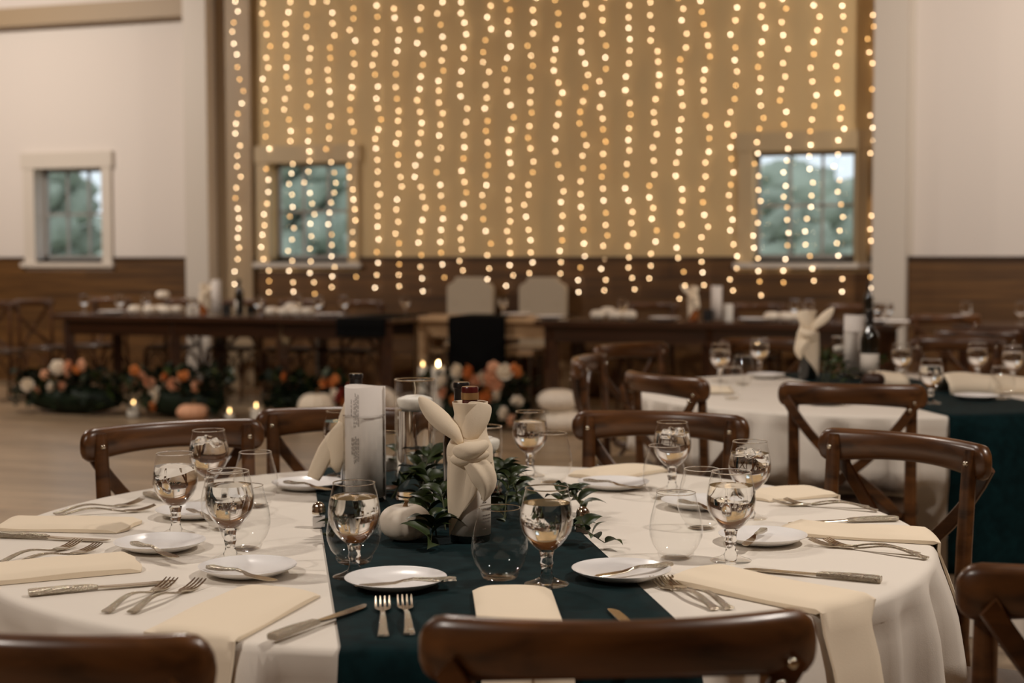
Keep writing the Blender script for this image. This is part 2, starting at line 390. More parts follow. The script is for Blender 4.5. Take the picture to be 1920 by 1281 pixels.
# ---------------------------------------------------------------- cross-back chairs
def bez(p0, p1, p2, n=10):
    p0, p1, p2 = Vector(p0), Vector(p1), Vector(p2)
    return [p0*(1-t)**2 + p1*2*t*(1-t) + p2*t*t for t in [i/n for i in range(n+1)]]
def make_chair():
    t = thing('cross_back_chair', 'x', 'chair')
    q = MB(); n = 28; ring = []
    for k in range(n):
        th = 2*math.pi*k/n; cx, sy = math.cos(th), math.sin(th)
        ring.append((.205*math.copysign(abs(cx)**.55, cx)*(1-.10*(sy < 0)*abs(sy)), .205*math.copysign(abs(sy)**.6, sy)))
    lay = [(.94, .428), (1, .436), (1, .452), (.97, .462), (.80, .464), (.45, .456)]
    vs = [(x*s, y*s, z) for s, z in lay for x, y in ring] + [(0, 0, .428), (0, 0, .454)]
    fs = [(i*n+k, i*n+(k+1) % n, (i+1)*n+(k+1) % n, (i+1)*n+k) for i in range(len(lay)-1) for k in range(n)]
    e = len(lay)*n; fs += [(e, (k+1) % n, k) for k in range(n)] + [(e+1, (len(lay)-1)*n+k, (len(lay)-1)*n+(k+1) % n) for k in range(n)]
    q.add(vs, fs); q.build('seat', 'seat_wood', t)
    # steam-bent top rail, ends sweeping forward and rounded
    q = MB(); pts = []; hw = []; ht = []
    for i in range(25):
        u = math.sin(math.pi/2*(-1+i/12)); x = .232*u; y = -.268+.062*u*u
        pts.append((x, y, .852-.010*u*u)); e = min(1, (1-abs(u))/.13); rr = math.sqrt(max(0, 1-(1-e)**2))
        hw.append(.004+(.029+.009*u*u)*rr); ht.append(.003+.0165*rr)
    q2 = MB(); k = 12; vs = []
    for i, p in enumerate(pts):
        tt = (Vector(pts[min(i+1, 24)])-Vector(pts[max(i-1, 0)])).normalized(); nn = Vector((0, 0, 1)).cross(tt)
        for j in range(k):
            th = 2*math.pi*j/k; c, s_ = math.cos(th), math.sin(th)
            vs.append(Vector(p)+Vector((0, 0, 1))*(hw[i]*math.copysign(abs(c)**.6, c))+nn*(ht[i]*math.copysign(abs(s_)**.7, s_)))
    fs = [(i*k+j, i*k+(j+1) % k, (i+1)*k+(j+1) % k, (i+1)*k+j) for i in range(24) for j in range(k)]
    fs += [tuple(range(k-1, -1, -1)), tuple(24*k+j for j in range(k))]
    q2.add(vs, fs); q2.build('top_rail', 'chair_wood', t, flat_angle=60)
    for s in (-1, 1):
        q = MB(); q.tube([(s*.195, -.275, 0), (s*.188, -.215, .25), (s*.184, -.185, .46), (s*.184, -.193, .66), (s*.186, -.205, .84), (s*.186, -.206, .872)],
                         [.014, .017, .019, .0185, .017, .012], 10, squash=.85, up=(0, 1, 0)); q.build('leg', 'chair_wood', t)
        q = MB(); q.tube([(s*.190, .200, 0), (s*.172, .158, .43)], [.013, .019], 10); q.build('leg', 'chair_wood', t)
        # back brace: from behind the rail's end across to the opposite rear post
        y0 = -.232 if s > 0 else -.246
        q = MB(); q.strip(bez((s*.205, y0-.006, .832), (s*.125, y0-.028, .70), (0, y0+.006, .598), 7)[:-1]+bez((0, y0+.006, .598), (-s*.09, y0+.03, .53), (-s*.150, -.180, .452), 7),
                          .0155, .0065, (.7, 0, .7*(1 if s < 0 else -1))); q.build('brace', 'chair_wood', t)
        for bx, by, bz in ((s*.186, -.190, .842), (s*.196, -.250, .826), (s*.182, -.256, .803)):
            q = MB(); q.ball((bx, by, bz), .0068, 6, (1, .7, 1)); q.build('bolt', 'silver', t)
        q = MB(); q.tube(bez((s*.186, .18, .20), (s*.20, .0, .60), (s*.188, -.21, .20), 10), .009, 8); q.build('stretcher', 'chair_wood', t)
    for y, ly in ((.17, .178), (-.20, -.222)):
        q = MB(); q.tube(bez((-.18, ly, .20), (0, y-.01, .62), (.18, ly, .20), 10), .009, 8); q.build('stretcher', 'chair_wood', t)
    return t
chair0 = make_chair()
def chair(mid, face, label, group, sz=1.0):
    """mid = top rail's middle in the room, face = facing angle in degrees"""
    a = math.radians(face); d = Vector((math.cos(a), math.sin(a), 0))
    o = spawn(chair0, Vector((mid[0], mid[1], 0)) + d*.235, a-math.pi/2, label, group)
    if sz != 1: o.scale = (1, 1, sz)
    return o
G1 = 'chairs around the near round table'
chair((-.44, 1.65), 113, 'brown cross-back chair across the bottom of the photo, on the teal runner', G1)
chair((-1.07, 1.375), 97, 'dark cross-back chair cut off at the bottom left corner of the photo', G1)
chair((.13, 2.155), 115, 'dark cross-back chair cut off at the lower right edge, its back to us', G1)
chair((.12, 2.99), 196, 'cross-back chair at right edge of which only one post shows', G1)
chair((-.265, 3.50), -122, 'glossy honey-lit cross-back chair at the near table\'s upper right', G1)
chair((-.91, 3.80), -88, 'cross-back chair beyond the near table, behind the goblets right of the wrapped bottle', G1)
chair((-1.745, 3.64), -70, 'cross-back chair beyond the near table, half hidden by the menu', G1)
chair((-1.995, 3.19), -38, 'cross-back chair at the near table\'s upper left, standing against bare floor', G1)
chair((-2.02, 1.78), 47, 'cross-back chair past the left edge of the near table, nearly out of view', G1)
G2 = 'chairs around the second round table'
chair((-.54, 4.84), 92, 'dark cross-back chair, back to us, at the near side of the second round table', G2)
chair((-1.20, 5.01), 50, 'small-looking dark chair at the second round table, just above the back goblets', G2)
chair((-1.70, 5.80), 4, 'cross-back chair seen from its side, beside the white pumpkins', G2)
chair((-1.75, 6.66), -31, 'cross-back chair at the second table\'s far left, rail tilted up to the right', G2)
chair((-1.22, 7.30), -75, 'cross-back chair behind the napkin-wrapped bottle of the second round table', G2)
chair((-.34, 7.62), -96, 'cross-back chair behind the second round table, right of its dark wine bottle', G2)
G3 = 'chairs along the back wall tables'
chair((-.28, 8.39), 78, 'dark cross-back chair seen from behind, under the lone goblet on the far right table', G3)
chair((-.55, 10.45), 100, 'cross-back chair at the far right table, its rail catching light beside the pale column', G3)
TF = 11.07                                            # front edge line of the back tables
for px, lb in ((195, 'leftmost of the cross-back chairs behind the left farm table'), (333, 'second chair from the left behind the left farm table'),
               (447, 'middle chair behind the left farm table, below its wine bottle'), (556, 'second chair from the right behind the left farm table'),
               (668, 'rightmost of the chairs behind the left farm table')):
    v = ony(px, 600, TF+1.0); chair((v.x, TF+1.13), -90, lb, G3)
for px, lb in ((1215, 'leftmost chair behind the right farm table'), (1415, 'second chair behind the right farm table, right of the white candle'), (1600, 'rightmost chair behind the right farm table, below the right window')):
    v = ony(px, 600, TF+1.15); chair((v.x, TF+1.31), -90, lb, G3)
chair((-8.72, 11.6), -14, 'cross-back chair at the left end of the left farm table', G3)
chair((-8.82, 11.1), -30, 'dark chair cut off by the left edge of the photo, by the left farm table', G3)

# ---------------------------------------------------------------- near round table: cloth, runner
TUCK = {}
def tuck_list(c):
    out = []
    for o in bpy.data.objects:
        if o.type == 'EMPTY' and o.name.startswith('cross_back_chair'):
            v = Vector((o.location.x-c.x, o.location.y-c.y, 0))
            if v.length < 1.6: out.append((math.atan2(v.y, v.x), v.length))
    return out
def cloth_r(th, s, seed=0, R=TR):
    """radius of the hanging cloth at angle th, s = 0 at the table edge .. 1 at the floor"""
    a = .7*math.sin(7*th+.6+seed)+.7*math.sin(11*th+2.1+seed*2)+.8*math.sin(19*th+.3+seed)+.95*math.sin(37*th+1.2)
    f = math.tanh(a*1.3)
    r = R + .012*min(1, s*8) + .05*s + f*.062*min(1, s*1.15)**.52
    if s > .04:
        for ph, d in TUCK.get(seed, ()):
            g = min(1, max(0, (s-(.28 if math.sin(ph) < .2 else .05))/.12)); g = g*g*(3-2*g)
            dl = abs((th-ph+math.pi) % (2*math.pi)-math.pi)*d
            k = min(1, max(0, (.36-dl)/.10)); rf = max(.30, d-.245)
            if k > 0 and rf < r: r = r*(1-g*k)+rf*g*k
    return r
TUCK[0] = tuck_list(TC); TUCK[1.7] = tuck_list(T2)
def cloth_mesh(name, c, seed, label, R=TR):
    q = MB(); n = 420; rows = [(R*k/8, 0, 0) for k in range(1, 8)]
    vs = [(0, 0, TZ)]; 
    for k in range(1, 9):
        for i in range(n):
            th = 2*math.pi*i/n; rr = (R-.012)*k/8; vs.append((rr*math.cos(th), rr*math.sin(th), TZ))
    prof = [(-.006, .0008), (.0, .004), (.006, .012)]
    for dr, dz in prof:
        for i in range(n):
            th = 2*math.pi*i/n; rr = R+dr; vs.append((rr*math.cos(th), rr*math.sin(th), TZ-dz))
    m_ = 22
    for j in range(1, m_+1):
        s = j/m_
        for i in range(n):
            th = 2*math.pi*i/n; rr = cloth_r(th, s, seed, R); vs.append((rr*math.cos(th), rr*math.sin(th), TZ-.012-s*(TZ-.016)))
    R_ = 8+3+m_
    fs = [(0, 1+i, 1+(i+1) % n) for i in range(n)]
    fs += [(1+k*n+i, 1+(k+1)*n+i, 1+(k+1)*n+(i+1) % n, 1+k*n+(i+1) % n) for k in range(R_-1) for i in range(n)]
    q.add(vs, fs); o = q.build(name, 'linen', loc=(c.x, c.y, 0), flat_angle=80)
    return tag(o, label, 'tablecloth', 'floor-length ivory tablecloths')
cloth_mesh('tablecloth', TC, 0, 'ivory cloth over the near round table, with folds at its right edge')
cloth_mesh('tablecloth', T2, 1.7, 'ivory cloth over the second round table, behind the cross-back chairs')

def runner(c, seed, off, half, dirv, label, hang=.52):
    u = Vector(dirv).normalized(); nn = Vector((u.y, -u.x, 0)); q = MB(); cols = 17; vs = []; rows = 0
    th_ = .003
    grid = []
    for j in range(cols):
        a = off - half + 2*half*j/(cols-1); L = math.sqrt(TR*TR-a*a); line = []
        def hangpts(sgn):
            e = u*(sgn*L)+nn*a; ang = math.atan2(e.y, e.x); out = []
            for i in range(1, 13):
                s = i/12*hang/ (TZ-.02)
                rr = max(cloth_r(ang+d, s, seed) for d in (-.03, -.015, 0, .015, .03))+.010
                dirn = Vector((math.cos(ang), math.sin(ang), 0))
                out.append(dirn*rr + Vector((0, 0, TZ-.012-i/12*hang)))
            return out
        top = [u*(L*t)+nn*a+Vector((0, 0, TZ+th_)) for t in [-1+2*i/30 for i in range(31)]]
        e1 = (u*(-L)+nn*a); e2 = (u*L+nn*a)
        c1 = [e1*(1+.012/TR)+Vector((0, 0, TZ-.006))]; c2 = [e2*(1+.012/TR)+Vector((0, 0, TZ-.006))]
        grid.append(list(reversed(hangpts(-1)))+c1+top+c2+hangpts(1))
    rows = len(grid[0])
    for line in grid: vs += line
    fs = [(j*rows+i, (j+1)*rows+i, (j+1)*rows+i+1, j*rows+i+1) for j in range(cols-1) for i in range(rows-1)]
    q.add(vs, fs); o = q.build('table_runner', 'teal_velvet', loc=(c.x, c.y, 0), flat_angle=80)
    md = o.modifiers.new('thickness', 'SOLIDIFY'); md.thickness = .002; md.offset = 0
    return tag(o, label, 'table runner', 'dark teal velvet runners')
RD = (-.47, .883, 0)
runner(TC, 0, -.02, .25, RD, 'dark teal velvet runner under the near table\'s centrepiece', .28)
runner(T2, 1.7, .15, .25, RD, 'dark teal velvet runner hanging off the second table at the right edge')

# ---------------------------------------------------------------- tableware prototypes
def make_goblet(ice, name='water_goblet', lvl=.136):
    t = thing(name, 'x', 'goblet')
    bowl = [(.0115, .056), (.017, .060), (.026, .068), (.035, .079), (.0405, .090), (.0435, .102), (.0440, .112), (.0425, .125), (.0395, .140), (.0362, .153), (.0350, .160)]
    q = MB(); q.mat('glass'); q.lathe(bowl, 40); q.mat('stem_glass')
    q.mat('glass'); q.lathe([(.0100, .0004), (.0365, .0004), (.0372, .0015), (.0345, .0035), (.022, .007), (.0125, .012)], 32); q.mat('stem_glass'); q.lathe([(0, .0004), (.0100, .0006), (.0125, .012), (.0095, .018), (.0085, .026), (.0105, .033), (.0112, .036), (.0098, .041), (.0105, .048), (.0125, .0555), (.008, .0575), (0, .058)], 32)
    rim = [(.0350+.0011*math.cos(a), .160+.0011*math.sin(a)) for a in [2*math.pi*i/8 for i in range(9)]]
    q.lathe(rim, 40); q.build('glass_body', None, t, flat_angle=60)
    q = MB(); pr = [(0, .0595)] + [(r-.0016, z) for r, z in bowl if .058 < z < lvl-.002]
    rl = [r for r, z in bowl]; 
    def rad(z):
        for (r0, z0), (r1, z1) in zip(bowl, bowl[1:]):
            if z0 <= z <= z1: return r0+(r1-r0)*(z-z0)/(z1-z0)
    pr += [(rad(lvl)-.0016, lvl), (0, lvl)]
    q.lathe(pr, 40); q.build('water', 'water', t, flat_angle=50)
    for k in range(ice):
        a = k*2.3+.4; q = MB(); M = Matrix.Rotation(a*1.7, 3, 'Z') @ Matrix.Rotation(.5+.4*k, 3, 'X')
        q.box((.017*math.cos(a), .017*math.sin(a), lvl+.001-.004*(k % 2)), (.022, .020, .017), M)
        o = q.build('ice_cube', 'ice', t, smooth=False); md = o.modifiers.new('round', 'BEVEL'); md.width = .004; md.segments = 2
    return t
def make_stemless():
    t = thing('stemless_wine_glass', 'x', 'wine glass')
    pr = [(0, .004), (.020, .0045), (.031, .011), (.0415, .026), (.0472, .042), (.0485, .054), (.0465, .070), (.0425, .088), (.0375, .106), (.0345, .120)]
    q = MB(); q.mat('glass'); q.lathe(pr, 40); q.lathe([(0, 0), (.024, 0), (.030, .0025), (.033, .0105)], 40)
    q.mat('stem_glass'); q.lathe([(.0345+.0010*math.cos(a), .120+.0010*math.sin(a)) for a in [2*math.pi*i/8 for i in range(9)]], 40)
    q.build('glass_body', None, t, flat_angle=60)
    q = MB(); q.lathe([(0, .0006), (.0235, .0006), (.0265, .0022), (.022, .0038), (0, .0034)], 32); q.build('glass_base', 'glass', t)
    return t
def make_plate(name='bread_plate', R=.083):
    q = MB(); k = R/.083
    pr = [(0, .006), (.030, .006), (.050, .0065), (.062, .0085), (.074, .0125), (.0815, .0165), (.083, .0172), (.0838, .0168), (.083, .0155), (.074, .0105), (.060, .004), (.050, .0015), (.046, 0), (.043, 0), (.041, .003), (0, .003)]
    q.lathe([(r*k, z*k) for r, z in reversed(pr)], 56); return tag(q.build(name, 'china', flat_angle=60), 'x', 'plate')
def make_fork(L=.205):
    t = thing('dinner_fork', 'x', 'fork'); h = L/2
    q = MB(); pts = []; hw = []; ht = []
    for i in range(15):
        u = i/14; y = -h+u*L*.70; pts.append((0, y, .0028+.011*math.sin(math.pi*min(1, u*1.02))**1.5))
        hw.append(.0085-.0055*min(1, u/.75)**.7 if u < .8 else .003+.0012*(u-.8)/.2); ht.append(.0016)
    q.strip(pts, hw, ht, (1, 0, 0)); q.build('handle', 'silver_hammered', t)
    q = MB(); y0 = -h+L*.70; pr = [(y0-.004, .0032, .0045), (y0+.006, .0085, .0038), (y0+.016, .0118, .0032), (y0+.024, .0122, .003)]
    q.strip([(0, y, z) for y, w_, z in pr], [w_ for y, w_, z in pr], .0011, (1, 0, 0))
    for k in range(4):
        x = -.0102+.0068*k
        q.strip([(x, y0+.022, .003), (x*1.02, y0+.034, .0042), (x*1.03, y0+.048, .0075), (x*1.03, h, .0125)], [.0021, .0019, .0017, .0010], [.0011, .0011, .001, .0007], (1, 0, 0))
    q.build('tines', 'silver', t); return t
def make_knife(name='dinner_knife', L=.235):
    t = thing(name, 'x', 'knife'); h = L/2
    q = MB(); hh = L*.46; q.strip([(0, -h, .0052), (0, -h+.012, .0056), (0, -h+hh*.5, .0058), (0, -h+hh*.92, .005), (0, -h+hh, .004)], [.0094, .0096, .0085, .0062, .0052], [.0046, .005, .005, .0042, .003], (1, 0, 0))
    q.build('handle', 'silver_hammered', t)
    q = MB(); y0 = -h+hh
    q.strip([(0, y0-.002, .0042), (.001, y0+.02, .0036), (.0015, y0+(L-hh)*.55, .003), (.001, h-.018, .003), (-.002, h-.004, .003), (-.004, h, .003)], [.0050, .0078, .0090, .0082, .0045, .0012], [.0018, .0012, .001, .001, .0009, .0006], (1, 0, 0))
    q.build('blade', 'silver', t); return t
def make_spreader(L=.165):
    t = thing('butter_spreader', 'x', 'butter knife'); h = L/2
    q = MB(); q.strip([(0, -h, .004), (0, -h+.008, .0043), (0, -h+.035, .0045), (0, -.012, .0080), (0, .004, .0060)], [.0055, .0078, .0062, .0032, .0030], [.003, .0034, .003, .0022, .0018], (1, 0, 0)); q.build('handle', 'silver_hammered', t)
    q = MB(); q.strip([(0, .002, .0068), (.001, .018, .003), (.002, .045, .0022), (.002, h-.012, .0022), (0, h, .0022)], [.0030, .0066, .0088, .0086, .003], [.0016, .001, .0008, .0008, .0006], (1, 0, 0)); q.build('blade', 'silver', t)
    return t
gob0, gobI0, stem0, plate0, fork0, knife0, spread0 = make_goblet(0), make_goblet(3, 'iced_water_goblet'), make_stemless(), make_plate(), make_fork(), make_knife(), make_spreader()
RZ = TZ+.0045       # top of the runner
def rz_on(p):        # which surface lies under a point of the near table
    n_ = Vector((.883, .47, 0)); a = (p-TC).dot(n_); return RZ if -.28 < a < .24 else TZ+.001
def put(proto, px, py, label, group, rz=None):
    p = on(px, py); p = on(px, py, rz_on(p)); return spawn(proto, p, rnd.random()*6 if rz is None else rz, label, group)
def put2(proto, tail, tip, label, group, z=None):
    a, c = on(*tail), on(*tip); mid = (a+c)/2
    if z is None: z = max(rz_on(a*(1-f)+c*f) for f in (0, .25, .5, .75, 1))
    a, c = on(*tail, z), on(*tip, z); mid = (a+c)/2; d = c-a
    return spawn(proto, Vector((mid.x, mid.y, z+.0005)), math.atan2(d.y, d.x)-math.pi/2, label, group)
GG, GS, GP, GF, GK, GB, GN = 'water goblets on the near round table', 'stemless wine glasses on the near round table', 'bread plates on the near round table', 'dinner forks on the near round table', 'dinner knives on the near round table', 'butter spreaders on the near bread plates', 'folded napkins on the near round table'
put(gob0, 330, 1003, 'water goblet nearest the left edge of the near table', GG)
put(gob0, 432, 1050, 'water goblet in front of two empty glasses, left of the runner', GG)
put(gob0, 1025, 1096, 'full water goblet on the runner, right of an empty stemless glass', GG)
put(gob0, 1370, 1052, 'water goblet on the right side with a plate behind its stem', GG)
put(gob0, 665, 1082, 'frosty water goblet left of the white mini pumpkin', GG)
put(gobI0, 393, 942, 'iced water goblet in front of the chair at the table\'s upper left', GG)
put(gob0, 994, 893, 'water goblet before the stacked white pumpkins, right of the wrapped bottle', GG)
put(gobI0, 1260, 921, 'iced water goblet in front of the back chair, right of the centrepiece', GG)
put(gobI0, 1405, 972, 'iced water goblet near the table\'s upper right, behind another goblet', GG)
put(gob0, 640, 893, 'water goblet peeking out left behind the menu', GG)
put(stem0, 937, 1085, 'empty stemless glass on the runner in front of the wrapped bottle', GS)
put(stem0, 1267, 1048, 'tall-looking empty stemless glass alone right of the runner', GS)
put(stem0, 459, 1031, 'empty stemless glass directly behind the goblet left of the runner', GS)
put(stem0, 423, 994, 'empty stemless glass between two goblets on the left', GS)
put(stem0, 664, 1056, 'empty stemless glass behind the frosty goblet by the pumpkin', GS)
put(stem0, 480, 951, 'empty stemless glass in front of the half hidden back left chair', GS)
put(stem0, 1035, 906, 'empty stemless glass beside the goblet before the white pumpkins', GS)
put(stem0, 1245, 936, 'empty stemless glass overlapping the iced goblet at the back', GS)
put(stem0, 1315, 992, 'empty stemless glass behind the tall-looking one on the right', GS)
for k, (px, py, lb) in {'A': (300, 1030, 'white bread plate beside the leftmost goblet'), 'B': (465, 1077, 'white bread plate in front of the goblet left of the runner'),
        'C': (742, 1100, 'white bread plate on the teal runner'), 'D': (1165, 1083, 'white bread plate half on the runner\'s right edge'),
        'E': (1430, 1017, 'white bread plate right of the goblet on the right side'), 'F': (1312, 951, 'white bread plate behind the empty glasses on the right, mostly hidden'),
        'G': (1150, 915, 'white bread plate right of the centrepiece, at the back'), 'H': (368, 968, 'white bread plate behind the leftmost goblet'),
        'I': (577, 916, 'white bread plate under the hanging napkin corner, left of the menu')}.items():
    put(plate0, px, py, lb, GP)
# butter spreaders lie across the plates: tilted a little, handle on the rim
def spreader(tail, tip, label, tilt=.0, lift=.0145):
    z = TZ+lift; a, c = on(*tail, z), on(*tip, z); mid = (a+c)/2; d = c-a
    if rz_on(mid) > TZ+.002: mid.z += .0035
    return spawn(spread0, mid, 0, label, GB, (tilt, 0, math.atan2(d.y, d.x)-math.pi/2))
spreader((252, 1023), (330, 1046), 'butter spreader on the plate beside the leftmost goblet')
spreader((400, 1069), (508, 1089), 'butter spreader on the plate in front of the goblet left of the runner')
spreader((858, 1094), (662, 1106), 'butter spreader overhanging the plate on the teal runner')
spreader((1268, 1064), (1105, 1090), 'butter spreader overhanging the plate at the runner\'s right edge')
spreader((1438, 992), (1392, 1030), 'butter spreader on the plate at the right side, handle catching light')
spreader((1282, 944), (1350, 962), 'butter spreader seen behind the empty glasses on the right')
spreader((1088, 902), (1210, 918), 'butter spreader overhanging the plate right of the centrepiece')
spreader((410, 985), (340, 950), 'butter spreader on the plate behind the leftmost goblet')
spreader((530, 906), (628, 921), 'butter spreader on the plate left of the menu')
for tail, tip, lb in (((-8, 1062), (150, 1023), 'dinner fork nearer the bottles, of the pair at the left edge'), ((-6, 1072), (203, 1027), 'dinner fork with raised tines, front one of the pair at the left edge'),
        ((108, 966), (262, 946), 'back fork of the pair above the leftmost napkin'), ((112, 970), (284, 958), 'front fork of the pair above the leftmost napkin'),
        ((187, 1156), (333, 1093), 'left fork of the pair above the bottom left chair'), ((224, 1161), (395, 1091), 'right fork of the pair above the bottom left chair'),
        ((719, 1207), (717, 1124), 'left fork standing clear on the teal runner'), ((769, 1203), (757, 1122), 'fork on the runner touching the front chair\'s rail'),
        ((1342, 1146), (1228, 1094), 'left fork of the pair right of the runner\'s plate'), ((1362, 1142), (1254, 1096), 'right fork of the pair right of the runner\'s plate'),
        ((1724, 1042), (1518, 1022), 'back fork of the pair in front of the rightmost napkin'), ((1732, 1049), (1554, 1023), 'front fork of the pair in front of the rightmost napkin'),
        ((1616, 953), (1462, 948), 'back fork of the pair near the honey-lit chair'), ((1621, 958), (1494, 947), 'front fork of the pair near the honey-lit chair')):
    put2(fork0, tail, tip, lb, GF)
for tail, tip, lb in (((66, 1117), (318, 1094), 'dinner knife with sparkling handle above the bottom left chair'), ((-16, 1007), (218, 1017), 'dinner knife in front of the leftmost napkin'),
        ((528, 1196), (674, 1143), 'dinner knife crossing onto the runner\'s left edge'), ((1240, 1236), (1133, 1134), 'knife tip showing above the front chair\'s rail'),
        ((1640, 1092), (1406, 1071), 'dinner knife alone in front of the right setting'), ((1680, 977), (1478, 984), 'dinner knife behind the rightmost napkin'),
        ((240, 919), (402, 968), 'dinner knife behind the leftmost goblet, before the upper left chair')):
    put2(knife0, tail, tip, lb, GK)

# long folded napkins, lying radially and falling over the table's edge
def napkin(inner, edge, label, width=.135, hang=.26, thick=.013, lift=0.0, puff=.006, seed=0):
    a = on(*inner)-TC; a.z = 0; e = (on(*edge) if len(edge) == 2 else TC+Vector((math.cos(math.radians(edge[0])), math.sin(math.radians(edge[0])), 0))*TR)-TC; e.z = 0
    d = (e-a).normalized(); wd = Vector((-d.y, d.x, 0))
    # reach the rim along d
    bq = a.dot(d); L = -bq+math.sqrt(bq*bq-(a.dot(a)-TR*TR)); cols = 13; grid = []
    for j in range(cols):
        v = -1+2*j/(cols-1); off = wd*(v*width/2); line = []
        a2 = a+off; bq = a2.dot(d); Lj = -bq+math.sqrt(max(1e-6, bq*bq-(a2.dot(a2)-TR*TR)))
        st = .010*(1-math.cos(v*2.2))*0.6 + .004*math.sin(v*5+seed)
        for i in range(15):
            u = i/14; p = a2+d*(st+(Lj-st)*u)
            edgefall = (1-abs(v)**8)
            hgt = thick*(.55+.45*edgefall) + puff*math.exp(-u*9)*(1-v*v)+.0012*math.sin(v*4+u*7+seed)
            if i == 0: hgt *= .45
            line.append((p, TZ+lift+hgt))
        ee = a2+d*Lj; ang = math.atan2(ee.y, ee.x); od = Vector((math.cos(ang), math.sin(ang), 0))
        line.append((od*(TR+.013), TZ+lift+thick*.35))
        for i in range(0, 10):
            s = (i+.3)/9.3*hang/(TZ-.02)
            rr = max(cloth_r(ang+dd, s) for dd in (-.05, -.025, 0, .025, .05))+.009+.002*math.sin(v*3+i*.4)+(.010 if lift else 0)
            line.append((od*rr, TZ-.012-(i+.3)/9.3*hang))
        grid.append([Vector((p.x, p.y, z)) for p, z in line])
    rows = len(grid[0]); q = MB(); vs = [p for l_ in grid for p in l_]
    # underside: follow the table and the cloth
    base = []
    for l_ in grid:
        for i, p in enumerate(l_):
            if i < 15: base.append(Vector((p.x, p.y, TZ+lift+.0012)))
            else:
                r_ = Vector((p.x, p.y, 0)); base.append(p - r_.normalized()*.005)
    N = len(vs); vs += base
    fs = [(j*rows+i, j*rows+i+1, (j+1)*rows+i+1, (j+1)*rows+i) for j in range(cols-1) for i in range(rows-1)]
    fs += [(N+j*rows+i, N+(j+1)*rows+i, N+(j+1)*rows+i+1, N+j*rows+i+1) for j in range(cols-1) for i in range(rows-1)]
    for i in range(rows-1):
        fs.append((i, N+i, N+i+1, i+1)); k = (cols-1)*rows; fs.append((k+i+1, N+k+i+1, N+k+i, k+i))
    for j in range(cols-1):
        fs.append(((j+1)*rows, N+(j+1)*rows, N+j*rows, j*rows)); k = rows-1; fs.append((j*rows+k, N+j*rows+k, N+(j+1)*rows+k, (j+1)*rows+k))
    q.add(vs, fs); o = q.build('folded_napkin', 'napkin_cloth', flat_angle=50, loc=TC)
    return tag(o, label, 'napkin', GN)
napkin((258, 1060), (-131,), 'folded cream napkin between the knife with sparkling handle and the left forks', hang=.10, thick=.018, seed=1)
napkin((526, 1112), (374, 1190), 'folded cream napkin hanging over the edge right of the bottom left chair', .150, .42, seed=2)
napkin((958, 1114), (986, 1222), 'folded cream napkin on the runner behind the front chair', .125, .34, lift=.005, seed=3)
napkin((1288, 1080), (1578, 1140), 'folded cream napkin running under the front chair\'s right end', .140, .46, thick=.016, seed=4)
napkin((1469, 994), (1742, 1010), 'folded cream napkin at the right edge of the near table', .135, .10, seed=5)
napkin((1402, 935), (1582, 921), 'folded cream napkin near the honey-lit chair', .135, .10, seed=6)
napkin((1098, 899), (1222, 879), 'folded cream napkin behind the plate right of the centrepiece', .130, .10, thick=.016, seed=7)
napkin((252, 990), (-164,), 'leftmost folded cream napkin, behind the long knife', .135, .10, seed=8)
# ---------------------------------------------------------------- centrepiece
def vase(name, label, loc, R, H, lvl=None, candle=False, group=None, cat='vase', leaf_in=False):
    t = thing(name, label, cat, loc, 0, group)
    q = MB(); q.mat('glass'); q.lathe([(R, .004), (R, H)], 48); q.lathe([(R-.003, .010), (R-.003, H)], 48)
    q.mat('stem_glass'); q.lathe([(R-.0015+.0017*math.cos(a), H+.0017*math.sin(a)) for a in [2*math.pi*i/8 for i in range(9)]], 48)
    q.lathe([(0, 0), (R-.002, 0), (R, .003), (R-.004, .009), (0, .009)], 48); q.build('glass_cylinder', None, t, flat_angle=50)
    if lvl:
        q = MB(); q.lathe([(0, .0105), (R-.0045, .0105), (R-.0045, lvl), (0, lvl)], 48); q.build('water', 'water', t, flat_angle=50)
    return t
def floating_candle(label, loc, R, group, h=.030):
    t = thing('floating_candle', label, 'candle', loc, 0, group)
    q = MB(); q.lathe([(0, -h*.0), (R*.75, 0), (R*.93, h*.25), (R, h*.62), (R*.985, h*.8), (R*.9, h*.88), (R*.5, h*1.05), (0, h*1.12)], 40); q.build('wax', 'wax', t, flat_angle=60)
    q = MB(); q.tube([(0, 0, h*1.08), (.001, 0, h*1.08+.014), (-.002, .001, h*1.08+.030)], [.0013, .0012, .001], 6); q.build('wick', 'wick', t)
    return t
CG = 'glass cylinders of the centrepiece'
pv = on(779, 935, RZ); vase('cylinder_vase', 'tallest clear glass cylinder of the centrepiece, right of the menu', pv, .0455, .266, .198, group=CG)
floating_candle('white floating candle in the tallest glass cylinder', pv+Vector((0, 0, .199)), .0395, 'floating candles of the near centrepiece')
pv = on(905, 922, RZ); vase('cylinder_vase', 'short glass cylinder half hidden behind the wrapped bottle', pv, .0455, .150, .092, group=CG)
floating_candle('white floating candle in the short cylinder right of the wrapped bottle', pv+Vector((0, 0, .093)), .0395, 'floating candles of the near centrepiece', .032)
pv = on(722, 921, RZ); vase('cylinder_vase', 'short glass cylinder hidden between the menu and the tallest cylinder', pv, .040, .135, .05, group=CG)
floating_candle('white floating candle low in the cylinder behind the menu', pv+Vector((0, 0, .051)), .034, 'floating candles of the near centrepiece', .028)

